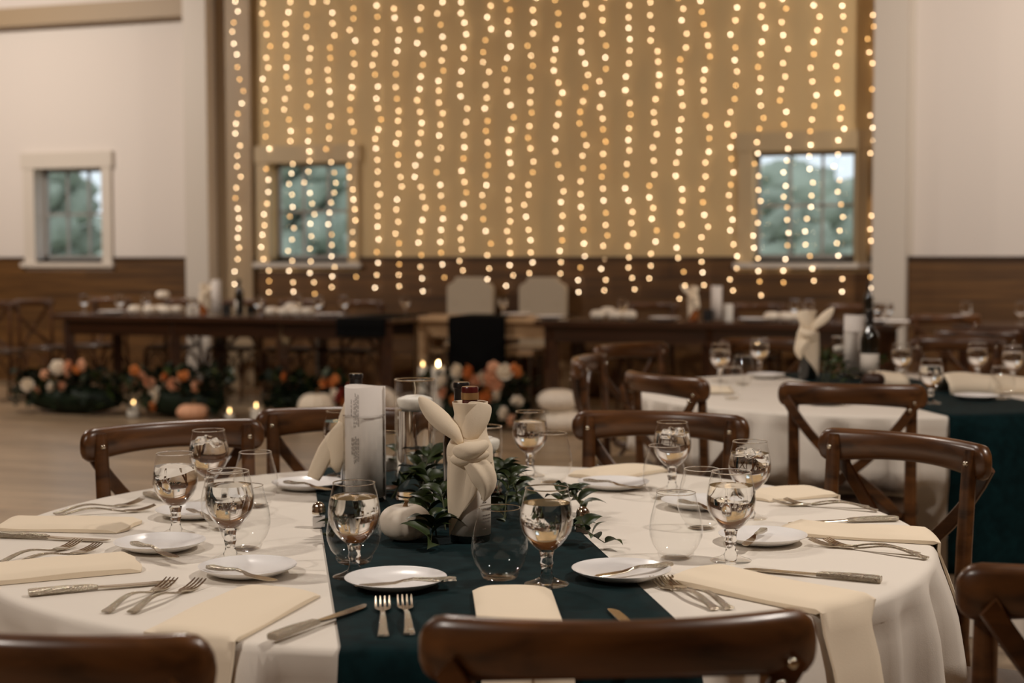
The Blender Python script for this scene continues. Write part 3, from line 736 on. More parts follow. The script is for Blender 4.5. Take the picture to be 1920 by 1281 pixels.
def rolled_menu(loc, H, R, label, rot, vaseH, detail=True):
    t = thing('rolled_menu', label, 'menu', loc, rot)
    q = MB(); n = 40; z0, z1 = .010, H; vs = []
    for i in range(n+1):                                  # a sheet rolled a little more than once round, its free edge standing off
        a = -math.pi*.10 + 2*math.pi*1.10*i/n; r = R*(1.0 - .05*i/n) + (.004 if i < 2 else 0)
        vs += [(r*math.cos(a), r*math.sin(a), z0), (r*math.cos(a), r*math.sin(a), z1-.002*math.sin(a*2))]
    q.add(vs, [(2*i, 2*i+2, 2*i+3, 2*i+1) for i in range(n)]); o = q.build('paper_sheet', 'paper', t, flat_angle=80)
    md = o.modifiers.new('thickness', 'SOLIDIFY'); md.thickness = .0007
    if detail:                                            # small printed lines, the type running up the sheet
        q = MB(); r = R+.0006
        for blk, (a0, lines, zb, zt) in enumerate(((-2.28, 1, .185, .235), (-2.12, 4, .165, .238), (-2.27, 2, .100, .150), (-2.12, 4, .085, .155), (-2.2, 3, .034, .050))):
            for k in range(lines):
                a = a0+k*.075; z = zb+rnd.random()*.008
                end = zt-rnd.random()*.014
                while z < end:
                    L = .003+rnd.random()*.007; da = .012
                    q.add([(r*math.cos(a-da), r*math.sin(a-da), z), (r*math.cos(a+da), r*math.sin(a+da), z), (r*math.cos(a+da), r*math.sin(a+da), z+L), (r*math.cos(a-da), r*math.sin(a-da), z+L)], [(0, 1, 2, 3)]); z += L+.0022
        q.build('printed_text', 'ink', t, smooth=False)
    return t
pm = on(684, 938, RZ)
vase('menu_vase', 'clear glass cylinder holding the rolled menu', pm, .0470, .190, None, group=CG)
rolled_menu(pm, .253, .0435, 'white printed menu rolled upright in a glass cylinder', YAW+.12, .19)

def bottle(loc, label, neck='black_foil', H=.30, R=.037, body='bottle_glass', lab=None, group=None, rz=0, band=True):
    t = thing('wine_bottle', label, 'bottle', loc, rz, group); k = H/.30
    pr = [(0, .004), (R*.5, 0), (R*.95, 0), (R, .006), (R, .175*k), (R*.96, .190*k), (R*.75, .208*k), (R*.50, .222*k), (R*.40, .232*k), (.0140, .245*k), (.0138, .290*k), (.0155, .291*k), (.0155, .297*k), (.0135, H), (0, H)]
    q = MB(); q.lathe(pr, 36); q.build('bottle_body', body, t, flat_angle=50)
    q = MB(); q.lathe([(.0146, .238*k), (.0146, .289*k), (.0163, .290*k), (.0163, .2985*k), (.0150, H+.0012), (0, H+.0012)], 28); q.build('neck_foil', neck, t, flat_angle=50)
    if band:
        q = MB(); q.lathe([(.0150, .276*k), (.0166, .2765*k), (.0166, .2895*k), (.0150, .2900*k)], 28); q.build('foil_band', 'gold_foil', t, flat_angle=50)
    if lab:
        a0, a1, z0, z1 = lab; q = MB(); r = R+.0008; n = 20; vs = []
        for i in range(n+1):
            a = a0+(a1-a0)*i/n; vs += [(r*math.cos(a), r*math.sin(a), z0), (r*math.cos(a), r*math.sin(a), z1)]
        q.add(vs, [(2*i, 2*i+2, 2*i+3, 2*i+1) for i in range(n)]); o = q.build('label', 'label_paper', t)
        md = o.modifiers.new('thickness', 'SOLIDIFY'); md.thickness = .0004
    return t
bp = on(882, 1013, RZ); view_a = math.atan2(-bp.y, -bp.x)
wine = bottle(bp, 'red-capped wine bottle wrapped in a knotted cream napkin', 'red_foil', .292, .0385, lab=(view_a-1.5, view_a+1.5, .014, .125))
# what shows of the printing on that label, beside the napkin's corner
def label_text(par, txt, size, ang, z, R, extr=.0002):
    cu = bpy.data.curves.new('label_print', 'FONT'); cu.body = txt; cu.size = size; cu.extrude = extr; cu.align_x = 'CENTER'
    ob = bpy.data.objects.new('tmp', cu); COL.objects.link(ob); bpy.context.view_layer.update()
    me = bpy.data.meshes.new_from_object(ob.evaluated_get(bpy.context.evaluated_depsgraph_get())); bpy.data.objects.remove(ob)
    for v in me.vertices:
        x, y, zz = v.co; a = ang + x/R; v.co = ((R+.0014+zz)*math.cos(a), (R+.0014+zz)*math.sin(a), z+y)
    me.materials.clear(); me.materials.append(MATS['ink']); o = bpy.data.objects.new('label_print', me); COL.objects.link(o); o.parent = par; return o
view = math.atan2(-bp.y, -bp.x)                     # the bottle's side that faces the camera
label_text(wine, 'ISO', .0130, view+.80, .084, .0385)
q = MB()
for zz, L, hh in ((.076, .010, .002), (.061, .026, .0050), (.051, .020, .0022), (.045, .022, .0022), (.039, .018, .0022), (.026, .006, .002)):
    x = 0
    while x < L:
        wl = .002+.003*rnd.random(); r = .0400; a, c = view+.62+x/r, view+.62+(x+wl)/r
        q.add([(r*math.cos(a), r*math.sin(a), zz), (r*math.cos(c), r*math.sin(c), zz), (r*math.cos(c), r*math.sin(c), zz+hh), (r*math.cos(a), r*math.sin(a), zz+hh)], [(0, 1, 2, 3)]); x += wl+.0012
q.build('label_print', 'ink', wine, smooth=False)
bottle(on(866, 985, RZ), 'black-capped wine bottle standing right behind the wrapped one', 'black_foil', .287, band=False)
bp2 = on(669, 925, RZ)
bottle(bp2, 'black-capped wine bottle hidden behind the menu', 'black_foil', .272, .036, band=False)

# the napkin knotted round the bottle, in a frame where x = picture right, y = away from the camera
def leaf_piece(q, pts, wd, nrm, cup=.25, n=9, fold=0.0):
    """cloth blade along pts with half widths wd, cupped across"""
    pts = [Vector(p) for p in pts]; k = len(pts); vs = []
    for i, p in enumerate(pts):
        tt = (pts[min(i+1, k-1)]-pts[max(i-1, 0)]).normalized(); N = Vector(nrm[i] if isinstance(nrm[0], (tuple, list)) else nrm)
        s = tt.cross(N).normalized(); N = s.cross(tt).normalized()
        for j in range(n):
            v = -1+2*j/(n-1); vs.append(p + s*(wd[i]*v) + N*(-cup*wd[i]*v*v + fold*wd[i]*math.sin(v*6)))
    q.add(vs, [(i*n+j, (i+1)*n+j, (i+1)*n+j+1, i*n+j+1) for i in range(k-1) for j in range(n-1)])
def tied_napkin(loc, label, yaw, big=1.0, flip=1):
    q = MB(); R = .0425
    # sleeve hugging body, shoulder and neck
    def rib(th, z): return 1+.022*math.sin(th*3+z*60)+.016*math.sin(th*7-z*90)
    prof = []
    n = 44
    for i in range(15):
        z = .150+.115*i/14
        r = R if z < .178 else R+(.030-R)*min(1, (z-.178)/.04)
        if .19 < z < .215: r -= .003
        if z > .235: r = .027+.006*((z-.235)/.03)
        prof.append((r, z))
    q.lathe(prof, n, rib=rib)
    # front sheet hanging from the knot, with two pointed layered corners
    def sheet(a0, a1, ztop, zfun, r0):
        cols = 14; rows = 10; vs = []
        for i in range(cols+1):
            f = i/cols; a = a0+(a1-a0)*f; zb = zfun(f)
            for j in range(rows+1):
                g = j/rows; z = ztop+(zb-ztop)*g; r = r0+.0025*math.sin(g*4+f*6)+.002*math.sin(f*9)
                vs.append((r*math.cos(a), r*math.sin(a), z))
        q.add(vs, [(i*(rows+1)+j, (i+1)*(rows+1)+j, (i+1)*(rows+1)+j+1, i*(rows+1)+j+1) for i in range(cols) for j in range(rows)])
    A = -math.pi/2
    sheet(A-1.25, A+.30, .165, lambda f: .006+.088*f+.05*max(0, .12-f)/.12*0, .0440)
    sheet(A-.95, A+.45, .160, lambda f: .018+.095*f, .0465)
    sheet(A-.2, A+2.2, .168, lambda f: .135-.02*math.sin(f*3), .0435)
    # tail from the knot falling to the right and ending in a point
    leaf_piece(q, [(-.012, -.050, .172), (.006, -.056, .158), (.022, -.060, .142), (.031, -.060, .124), (.033, -.056, .106), (.029, -.052, .092), (.025, -.050, .081)],
               [.012, .020, .026, .026, .020, .010, .002], (.25, -1, .1), .45, fold=.12)
    # knot
    q.tube(bez((-.030, -.040, .178), (-.002, -.068, .172), (.034, -.042, .192), 8), [.008, .013, .016, .018, .018, .016, .014, .011, .008], 10)
    q.tube(bez((-.036, -.032, .160), (-.006, -.060, .158), (.036, -.040, .172), 8), [.006, .010, .012, .012, .012, .011, .010, .008, .006], 10)
    # ears
    leaf_piece(q, [(-.012, -.036, .190), (-.022, -.040, .210), (-.040, -.042, .228), (-.058, -.042, .245), (-.076, -.040, .262), (-.088, -.038, .273), (-.095, -.036, .278)],
               [.010, .015, .021, .022, .018, .011, .003], (.35, -1, .55), .55)
    leaf_piece(q, [(-.004, -.036, .195), (.002, -.038, .215), (.010, -.038, .235), (.015, -.035, .250), (.019, -.032, .262), (.020, -.030, .267)],
               [.014, .022, .026, .026, .024, .020], (.0, -1, .35), .40)
    q.v = [(x*flip, y, z) for x, y, z in q.v]
    o = q.build('tied_napkin', 'napkin_cloth', loc=loc, rz=yaw, flat_angle=80)
    md = o.modifiers.new('thickness', 'SOLIDIFY'); md.thickness = .0014; md.offset = 1
    sb = o.modifiers.new('smooth', 'SUBSURF'); sb.levels = 1; sb.render_levels = 1
    if big != 1: o.scale = (big,)*3
    return tag(o, label, 'napkin', 'napkins knotted round wine bottles')
tied_napkin(bp, 'cream napkin knotted like rabbit ears round the red-capped bottle', view+math.pi/2)
# second bottle's napkin, whose corner droops over the plate left of the menu
q = MB(); q.lathe([(.0405, .10), (.041, .15), (.040, .175), (.030, .20), (.022, .22)], 36, rib=lambda th, z: 1+.03*math.sin(th*5+z*40))
leaf_piece(q, [(-.030, -.020, .155), (-.048, -.030, .135), (-.066, -.040, .105), (-.080, -.046, .075), (-.090, -.050, .052), (-.094, -.052, .042)], [.010, .017, .020, .019, .017, .015], (-.3, -1, .3), .45)
leaf_piece(q, [(-.028, -.034, .165), (-.040, -.042, .14), (-.046, -.045, .11), (-.044, -.046, .08), (-.036, -.046, .055)], [.008, .018, .024, .020, .004], (-.2, -1, .1), .4)
o = q.build('tied_napkin', 'napkin_cloth', loc=bp2, rz=YAW, flat_angle=80); md = o.modifiers.new('thickness', 'SOLIDIFY'); md.thickness = .002
tag(o, 'cream napkin drooping over a plate, left of the menu', 'napkin', 'napkins knotted round wine bottles')

def pumpkin(name, loc, R, H, mat, label, group, ribs=10, stem=True, rot=0, depth=.06):
    t = thing(name, label, 'pumpkin', loc, rot, group)
    pr = [(0, .04*H)] + [(R*math.sin(math.pi*i/16)**.72, H*.5-H*.5*math.cos(math.pi*i/16)) for i in range(1, 15)] + [(R*.20, H*.955), (R*.10, H*.90), (0, H*.88)]
    q = MB(); q.lathe(pr, 80, rib=lambda th, z: 1-depth*(abs(math.cos(ribs*th/2))**6)); q.build('flesh', mat, t, flat_angle=80)
    if stem:
        s = R/.05; q = MB(); q.tube([(0, 0, H*.86), (.0005*s, .001*s, H*.86+.008*s), (.003*s, .001*s, H*.86+.017*s)], [.0075*s, .0045*s, .0050*s], 8); q.build('stem', 'pumpkin_stem', t)
    return t
pumpkin('mini_pumpkin', on(760, 1012, RZ), .0500, .068, 'white_pumpkin', 'small white pumpkin beside the frosty goblet on the near table', 'white pumpkins', depth=.03)
# salt and pepper
def shaker(loc, rz, fill, label):
    t = thing('salt_shaker' if fill == 'salt' else 'pepper_shaker', label, 'shaker', loc, rz)
    q = MB(); q.strip([(0, 0, .0), (0, 0, .003), (0, 0, .024), (0, 0, .029)], [.0150, .0155, .0148, .0125], [.0150, .0155, .0148, .0125], (1, 0, 0)); q.build('glass_body', 'glass', t, flat_angle=30)
    q = MB(); q.box((0, 0, .0125), (.024, .024, .020)); q.build('contents', fill, t, smooth=False)
    q = MB(); q.lathe([(.0130, .029), (.0138, .030), (.0138, .034), (.0125, .036), (.0130, .041), (.0110, .047), (.0065, .0515), (.002, .053), (0, .0532)], 24, rib=lambda th, z: 1+.04*math.cos(8*th)*(z > .035)); q.build('cap', 'silver', t, flat_angle=50)
shaker(on(598, 990), YAW+.1, 'salt', 'glass salt shaker with chrome cap, left of the frosty goblet')
shaker(on(1093, 1000), YAW-.2, 'pepper', 'glass shaker half hidden by leaves at the runner\'s right edge')

# greenery: separate sprigs of leaves laid along the runner
def sprig(base, ang, length, label, leaf=.036, nl=9, lift=.03, mat='leaf', curl=0, scale=1.0, droop=0.5):
    t = thing('greenery_sprig', label, 'greenery', base, ang, 'leafy sprigs of the table centrepieces')
    pts = []
    for i in range(9):
        u = i/8; pts.append(Vector((length*u, curl*u*u, .006+lift*math.sin(math.pi*u**.8)*(1-.3*u))))
    q = MB(); q.tube(pts, [.0016*(1-.5*i/8) for i in range(9)], 6); q.build('stem', 'leaf_stem', t)
    q = MB(); q.mat(mat)
    for k in range(nl):
        u = .12+.88*k/(nl-1); i = min(7, int(u*8)); f = u*8-i; p = pts[i]*(1-f)+pts[i+1]*f
        side = 1 if k % 2 else -1; L = leaf*(.75+.5*rnd.random()); wdt = L*.30
        a = side*(.9+.5*rnd.random()) if k < nl-1 else .1; el = .9*rnd.random()*(1-droop)-droop*.2+.15
        dirv = Vector((math.cos(a)*math.cos(el), math.sin(a)*math.cos(el), math.sin(el))).normalized()
        sd = dirv.cross(Vector((0, 0, 1))).normalized(); roll = (rnd.random()-.5)*1.4
        nn = sd.cross(dirv); sd, nn = sd*math.cos(roll)+nn*math.sin(roll), nn*math.cos(roll)-sd*math.sin(roll)
        m_ = 8; vs = []; bend = L*(.15+.25*rnd.random())
        for i2 in range(m_+1):
            g = i2/m_; wl = wdt*(math.sin(math.pi*min(1, g*1.03)**.75))**.9*(1-g*.15) if g < 1 else 0
            c = p+dirv*(L*g)+nn*(.012*math.sin(g*2)-bend*g*g)
            for v in (-1, -.5, 0, .5, 1): vs.append(c+sd*(wl*v)+nn*(wl*.35*(abs(v)-.0)))
        for i2, v in enumerate(vs):
            if v.z < .002: vs[i2] = Vector((v.x, v.y, .002+.001*rnd.random()))
        q.add(vs, [(i2*5+j, (i2+1)*5+j, (i2+1)*5+j+1, i2*5+j+1) for i2 in range(m_) for j in range(4)])
    q.build('leaves', None, t, flat_angle=60); t.scale = (scale,)*3; return t
def at_px(px, py): return on(px, py, RZ)
sp = [((818, 1012), (795, 1052), .08, .052, 'leafy sprig hanging forward beside the small white pumpkin', .03),
      ((800, 985), (845, 1040), .10, .054, 'leafy sprig at the foot of the wrapped bottle, on its left', .03),
      ((735, 940), (820, 948), .14, .036, 'leafy sprig between the menu and the small white pumpkin', .05),
      ((745, 930), (800, 900), .16, .038, 'leafy sprig round the foot of the tallest cylinder', .09),
      ((790, 950), (840, 930), .15, .040, 'leafy sprig rising between the tallest cylinder and the wrapped bottle', .10),
      ((810, 960), (770, 930), .14, .036, 'leafy sprig in front of the tallest cylinder', .06),
      ((930, 950), (985, 920), .18, .034, 'leafy sprig right of the short cylinder', .07),
      ((945, 985), (1010, 930), .20, .036, 'leafy sprig behind the goblet on the runner', .08),
      ((950, 965), (940, 1030), .12, .040, 'leafy sprig seen through the empty glass on the runner', .03),
      ((1040, 980), (1095, 960), .13, .040, 'leafy sprig half covering the shaker at the runner\'s right edge', .05),
      ((1050, 1010), (1135, 1030), .11, .038, 'leafy sprig poking out over the runner\'s right edge', .025),
      ((650, 1000), (602, 1028), .07, .036, 'leafy sprig poking out left behind the frosty goblet', .02),
      ((668, 968), (640, 1000), .09, .036, 'leafy sprig behind the frosty goblet, under the menu', .03),
      ((900, 935), (960, 900), .16, .034, 'leafy sprig behind the short cylinder', .06),
      ((835, 1000), (800, 960), .13, .040, 'leafy sprig left of the wrapped bottle\'s foot', .07)]
for (a, c, L, lf, lb, lift) in sp:
    A, C = at_px(*a), at_px(*c); d = C-A
    sprig(A, math.atan2(d.y, d.x), max(L, .08), lb, lf*1.12, 17 if L > .12 else 8, lift*1.1, curl=(rnd.random()-.5)*.05, droop=.35)

# ---------------------------------------------------------------- second round table's setting
def put_t2(proto, px, py, label, group, z=TZ+.004): return spawn(proto, on(px, py, z), rnd.random()*6, label, group)
H2, S2 = 'water goblets on the second round table', 'wine glasses on the second round table'
for px, py, lb in ((1350, 716, 'leftmost tall goblet on the second round table'), (1690, 716, 'bright goblet right of the dark bottle on the second table'), (1745, 757, 'goblet just right of the dark chair back, second table'),
                   (1832, 714, 'goblet in front of the brown chair rail at the right, second table'), (1424, 700, 'goblet behind the pair of glasses left of the knotted napkin'), (1898, 722, 'goblet at the right edge of the photo, second table')):
    put_t2(gob0, px, py, lb, H2)
for px, py, lb in ((1393, 722, 'empty stemless glass next to the leftmost goblet, second table'), (1372, 748, 'empty stemless glass nearest the camera on the second table\'s left'),
                   (1712, 702, 'empty stemless glass behind the bright goblet, second table'), (1878, 748, 'empty stemless glass near the right edge, second table')):
    put_t2(stem0, px, py, lb, S2)
for px, py, lb in ((1436, 708, 'white plate left of the knotted napkin, second table'), (1831, 749, 'white plate on the teal runner of the second table'), (1545, 757, 'white plate behind the dark chair back, second table')):
    put_t2(plate0, px, py, lb, 'bread plates on the second round table')
pb = on(1514, 712, TZ+.004); bottle(pb, 'red-necked bottle under the knotted napkin, second round table', 'red_foil', .30, band=False)
v2 = math.atan2(-pb.y, -pb.x); tied_napkin(pb, 'cream napkin bunched round the red-necked bottle, second round table', v2+math.pi/2, 1.12, -1)
pb = on(1630, 713, TZ+.004); bottle(pb, 'dark wine bottle with pale label, second round table', 'black_foil', .30, .040, lab=(v2-1.3, v2+1.3, .03, .115), band=False)
pmn = on(1600, 706, TZ+.004); vase('menu_vase', 'glass cylinder holding the second table\'s white menu', pmn, .047, .20); rolled_menu(pmn, .27, .044, 'white rolled menu beside the dark wine bottle, second round table', YAW, .2, False)
pv = on(1578, 703, TZ+.004); vase('cylinder_vase', 'glass cylinder with candle behind the second table\'s menu', pv, .045, .17, .10); floating_candle('white floating candle in the second table\'s glass cylinder', pv+Vector((0, 0, .101)), .039, 'floating candles')
pumpkin('mini_pumpkin', on(1637, 727, TZ+.004), .048, .062, 'dark_pumpkin', 'dark brown mini pumpkin in front of the wine bottle, second table', 'small pumpkins')
for a, c, lb in (((1545, 715), (1600, 690), 'green sprig between knotted napkin and menu, second table'), ((1550, 720), (1590, 715), 'green sprig at the foot of the second table\'s menu'),
                 ((1640, 715), (1690, 700), 'green sprig right of the dark wine bottle, second table'), ((1540, 722), (1570, 728), 'green sprig under the knotted napkin, second table'), ((1545, 700), (1550, 680), 'green sprig rising behind the knotted napkin, second table')):
    A, C = on(*a, TZ+.004), on(*c, TZ+.004); d = C-A; sprig(A, math.atan2(d.y, d.x), .2, lb, .05, 11, .10)
def tent_napkin(px, py, w_, h_, label, group='folded napkins on the second round table'):
    p = on(px, py, TZ+.005); q = MB(); n = 8
    vs = []
    for i in range(n+1):
        u = i/n; x = -w_/2+w_*u
        for y, z in ((-.07, 0), (-.055, h_*.55), (0, h_*(1+.08*math.sin(u*5))), (.05, h_*.6), (.08, 0)): vs.append((x, y+.01*math.sin(u*4), z))
    q.add(vs, [(i*5+j, (i+1)*5+j, (i+1)*5+j+1, i*5+j+1) for i in range(n) for j in range(4)])
    o = q.build('folded_napkin', 'napkin_cloth', loc=p, rz=YAW+.1, flat_angle=60); md = o.modifiers.new('t', 'SOLIDIFY'); md.thickness = .004; md.offset = 1
    tag(o, label, 'napkin', group)
tent_napkin(1815, 736, .20, .07, 'folded white napkin behind the plate on the second table\'s runner')
tent_napkin(1660, 722, .15, .05, 'folded napkin right of the dark mini pumpkin, second table')
tent_napkin(1888, 735, .14, .06, 'folded napkin at the right edge, second table')
tent_napkin(1330, 735, .16, .02, 'flat folded napkin left of the glasses, second table')

# ---------------------------------------------------------------- tables along the back wall
def farm_table(x0, x1, y0, label, legs, depth=.95, mat='farm_wood', z=.77, group='wooden tables along the back wall'):
    c = Vector(((x0+x1)/2, y0+depth/2, 0)); t = thing('farm_table', label, 'table', c, 0, group); L = x1-x0
    q = MB()
    k = 5
    for i in range(k): q.box((0, -depth/2+depth*(i+.5)/k, z-.022), (L, depth/k-.003, .044))
    o = q.build('tabletop', mat, t, smooth=False); md = o.modifiers.new('b', 'BEVEL'); md.width = .004; md.segments = 2
    for s in (-1, 1):
        q = MB(); q.box((0, s*(depth/2-.09), z-.044-.065), (L-.2, .03, .13)); q.build('apron', mat, t, smooth=False)
    for f in legs:
        for s in (-1, 1):
            q = MB(); q.tube([(-L/2+L*f, s*(depth/2-.11), 0), (-L/2+L*f, s*(depth/2-.11), z-.045)], .062, 4); q.build('leg', mat, t, smooth=False)
    return t
LX0, LX1, RX0, RX1 = -8.12, -4.88, -3.72, -.95
farm_table(LX0, LX1, TF, 'long dark farm table along the wall at the left', (.03, .36, .68, .97))
farm_table(RX0, RX1, TF+.17, 'long dark farm table right of the two grey chairs', (.04, .5, .96))
farm_table(-.55, 2.2, TF+.17, 'dark farm table past the right pale column', (.04, .96))
farm_table(-5.0, -3.62, TF+.55, 'short pale wood table in front of the two grey chairs', (.08, .92), .58, 'light_wood')
def cloth_band(x0, x1, yf, depth, drop, label, z=.772):
    q = MB(); n = 14; vs = []
    path = [(depth, z+.002), (depth*.5, z+.002), (.02, z+.002), (-.004, z-.002), (-.008, z-.03)] + [(-.010-.004*math.sin(i), z-.03-drop*i/8) for i in range(1, 9)]
    for i in range(n+1):
        x = x0+(x1-x0)*i/n
        for y, zz in path: vs.append((x, yf+y+.004*math.sin(i*1.9)*(zz < z-.05)-.004, zz))
    k = len(path); q.add(vs, [(i*k+j, (i+1)*k+j, (i+1)*k+j+1, i*k+j+1) for i in range(n) for j in range(k-1)])
    o = q.build('table_runner', 'black_cloth'); md = o.modifiers.new('t', 'SOLIDIFY'); md.thickness = .003
    return tag(o, label, 'table runner', 'black runners on the back tables')
v0, v1 = ony(838, 640, TF+.5).x, ony(945, 640, TF+.5).x
cloth_band(v0, v1, TF+.545, .55, .44, 'black runner hanging down the front of the short pale table')
cloth_band(-5.36, -4.92, TF-.005, .9, .12, 'black runner over the right end of the left farm table')
# short pale table: two grey wing-top chairs behind it
def grey_chair(px, label):
    x = ony(px, 560, TF+1.60).x; t = thing('upholstered_chair', label, 'chair', (x, TF+1.37, 0), 0, 'grey upholstered chairs')
    q = MB(); w_ = .215
    ol = [(-w_, .40), (w_, .40), (w_*1.02, .985), (w_*.96, 1.015), (w_*.70, 1.045), (w_*.62, 1.085), (-w_*.62, 1.085), (-w_*.70, 1.045), (-w_*.96, 1.015), (-w_*1.02, .985)]
    vs = [(x_, .20, z) for x_, z in ol]+[(x_, .28, z) for x_, z in ol]; k = len(ol)
    q.add(vs, [tuple(range(k)), tuple(range(2*k-1, k-1, -1))]+[(i, i+k, (i+1) % k+k, (i+1) % k) for i in range(k)])
    o = q.build('backrest', 'grey_linen', t, smooth=False); md = o.modifiers.new('b', 'BEVEL'); md.width = .008; md.segments = 2
    q = MB(); q.box((0, -.02, .445), (.50, .50, .09)); o = q.build('seat', 'grey_linen', t, smooth=False); md = o.modifiers.new('b', 'BEVEL'); md.width = .02; md.segments = 3
    for sx_ in (-1, 1):
        for sy_ in (-.22, .2):
            q = MB(); q.tube([(sx_*.2, sy_, 0), (sx_*.2, sy_, .41)], [.018, .026], 8); q.build('leg', 'seat_wood', t)
        for z_ in (.86,):
            q = MB(); q.ball((sx_*.14, .198, z_), .014, 6, (1, .4, 1)); q.build('tufting_button', 'grey_linen', t)
grey_chair(882, 'grey upholstered chair with clipped top corners, the left one')
grey_chair(1018, 'grey upholstered chair with clipped top corners, the right one')
# low wooden stools either side of the runner
def stool(px, y, w_, label):
    x = ony(px, 645, y).x; t = thing('low_stool', label, 'stool', (x, y, 0), 0, 'stools by the pale table')
    q = MB(); q.box((0, 0, .475), (w_, .30, .05)); o = q.build('seat', 'light_wood', t, smooth=False); md = o.modifiers.new('b', 'BEVEL'); md.width = .01; md.segments = 2
    for a in (-1, 1):
        for c in (-1, 1): q = MB(); q.tube([(a*(w_/2-.03), c*.12, 0), (a*(w_/2-.03), c*.12, .45)], .018, 6); q.build('leg', 'seat_wood', t)
stool(812, TF+.95, .26, 'low wooden stool left of the black hanging runner')
stool(978, TF+.8, .30, 'low wooden stool right of the black hanging runner')

# things standing on the back tables
ZT = .774
def back(px, y): v = ony(px, 590, y); return Vector((v.x, y, ZT))
GB_ = 'water goblets on the back tables'
for px, dy, lb in ((158, .30, 'leftmost bright goblet on the left farm table'), (225, .34, 'second bright goblet from the left on the left farm table'), (274, .6, 'goblet behind the left cluster of white pumpkins'),
                   (362, .34, 'bright goblet left of the knotted napkin on the left farm table'), (485, .34, 'bright goblet right of the wine bottle, left farm table'),
                   (597, .32, 'bright goblet right of the second cluster of white pumpkins'), (558, .62, 'goblet behind the second cluster of white pumpkins'), (645, .6, 'goblet nearest the right end of the left farm table'),
                   (760, .85, 'goblet at the left end of the short pale table'), (943, .85, 'goblet between the two grey chairs'), (1168, .55, 'goblet behind the pumpkins of the right farm table'),
                   (1490, .7, 'goblet under the right window\'s middle, right farm table'), (1516, .55, 'bright goblet right of the white pumpkins, right farm table'), (1640, .6, 'bright goblet behind the dark bottle, right farm table'),
                   (1664, .5, 'goblet against the right pale column'), (1812, .45, 'lone goblet on the far right table'), (1914, .5, 'goblet on the far right table, cut by the photo\'s edge')):
    spawn(gob0, back(px, TF+dy+(.0 if px < 720 else .0)), rnd.random()*6, lb, GB_)
WP = 'small white pumpkins on the back tables'
pk = pumpkin('white_mini_pumpkin', (0, 0, 0), .062, .075, 'white_pumpkin', 'x', WP, stem=False)
for px, dy, dz, lb in ((253, .30, 0, 'leftmost white pumpkin of the left cluster, left farm table'), (282, .33, 0, 'second white pumpkin of the left cluster, left farm table'), (303, .46, .0, 'white pumpkin at the back of the left cluster'),
                       (312, .30, 0, 'third white pumpkin along the front of the left cluster'), (332, .38, 0, 'rightmost white pumpkin of the left cluster'), (306, .62, .12, 'white pumpkin raised at the top of the left cluster'),
                       (510, .32, 0, 'leftmost white pumpkin of the cluster below the middle window'), (534, .30, 0, 'second white pumpkin of the cluster below the middle window'), (556, .32, 0, 'third white pumpkin of the cluster below the middle window'),
                       (578, .36, 0, 'rightmost white pumpkin of the cluster below the middle window'), (547, .50, .03, 'white pumpkin on top of the cluster below the middle window'),
                       (1121, .40, 0, 'left white pumpkin of the trio on the right farm table'), (1153, .38, 0, 'middle white pumpkin of the trio on the right farm table'), (1179, .40, 0, 'right white pumpkin of the trio on the right farm table'), (1140, .56, .02, 'white pumpkin behind the trio on the right farm table'),
                       (1447, .42, 0, 'white pumpkin beside the long plate, right farm table'), (1472, .40, 0, 'white pumpkin under the right window, right farm table'), (1492, .44, 0, 'white pumpkin next to the bright goblet, right farm table')):
    spawn(pk, back(px, TF+dy)+Vector((0, 0, dz)), rnd.random()*6, lb, WP)
pl2 = make_plate('dinner_plate', .125)
for px, dy, lb in ((615, .24, 'white plate near the right end of the left farm table'), (210, .24, 'white plate under the leftmost goblets, left farm table'), (1246, .36, 'white plate left of the knotted napkin, right farm table'),
                   (1415, .38, 'long white plate right of the candle, right farm table'), (1030, .34, 'white plate at the left end of the right farm table'), (968, .72, 'white plate on the short pale table'), (1640, .36, 'white plate at the right end of the right farm table'), (1690, .2, 'white plate right of the dark bottle, by the pale column')):
    spawn(pl2, back(px, TF+dy), 0, lb, 'plates on the back tables')
def back_bunch(px, dy, lb1, lb2, flip):
    p = back(px, TF+dy); t = bottle(p, lb1, 'gold_foil', .27, .037, 'amber_glass', band=False, group='bottles on the back tables')
    tied_napkin(p, lb2, math.atan2(-p.y, -p.x)+math.pi/2, 1.0, flip)
back_bunch(383, .32, 'amber bottle under the knotted napkin, left farm table', 'cream napkin knotted round the amber bottle, left farm table', -1)
back_bunch(1300, .40, 'amber bottle under the knotted napkin, right farm table', 'cream napkin knotted round the amber bottle, right farm table', 1)
for px, dy, lb in ((406, .34, 'white rolled menu left of the wine bottle, left farm table'), (1343, .36, 'white rolled menu on the right farm table'), ):
    rolled_menu(back(px, TF+dy), .27 if px > 1000 else .30, .042, lb, YAW, .2, False)
def tumbler(px, dy, lb, mat, R, H):
    o = MB().lathe([(0, 0), (R*.95, 0), (R, .004), (R, H), (R*.9, H), (R*.88, .01), (0, .008)], 28).build('votive_cup', mat, loc=back(px, TF+dy), flat_angle=50); tag(o, lb, 'cup', 'votive cups on the back tables')
tumbler(425, .26, 'short black cup beside the wine bottle, left farm table', 'smoke', .038, .09); tumbler(1327, .30, 'short black cup in front of the menu, right farm table', 'smoke', .040, .09); tumbler(470, .5, 'short black cup right of the wine bottle, left farm table', 'smoke', .035, .07)
p = back(449, TF+.34); bottle(p, 'dark wine bottle with pale label on the left farm table', 'black_foil', .31, .038, lab=(-2.9, -1.6, .02, .125), band=False, group='bottles on the back tables')
p = back(1628, TF+.5); bottle(p, 'dark bottle at the right end of the right farm table', 'black_foil', .30, .036, band=False, group='bottles on the back tables')
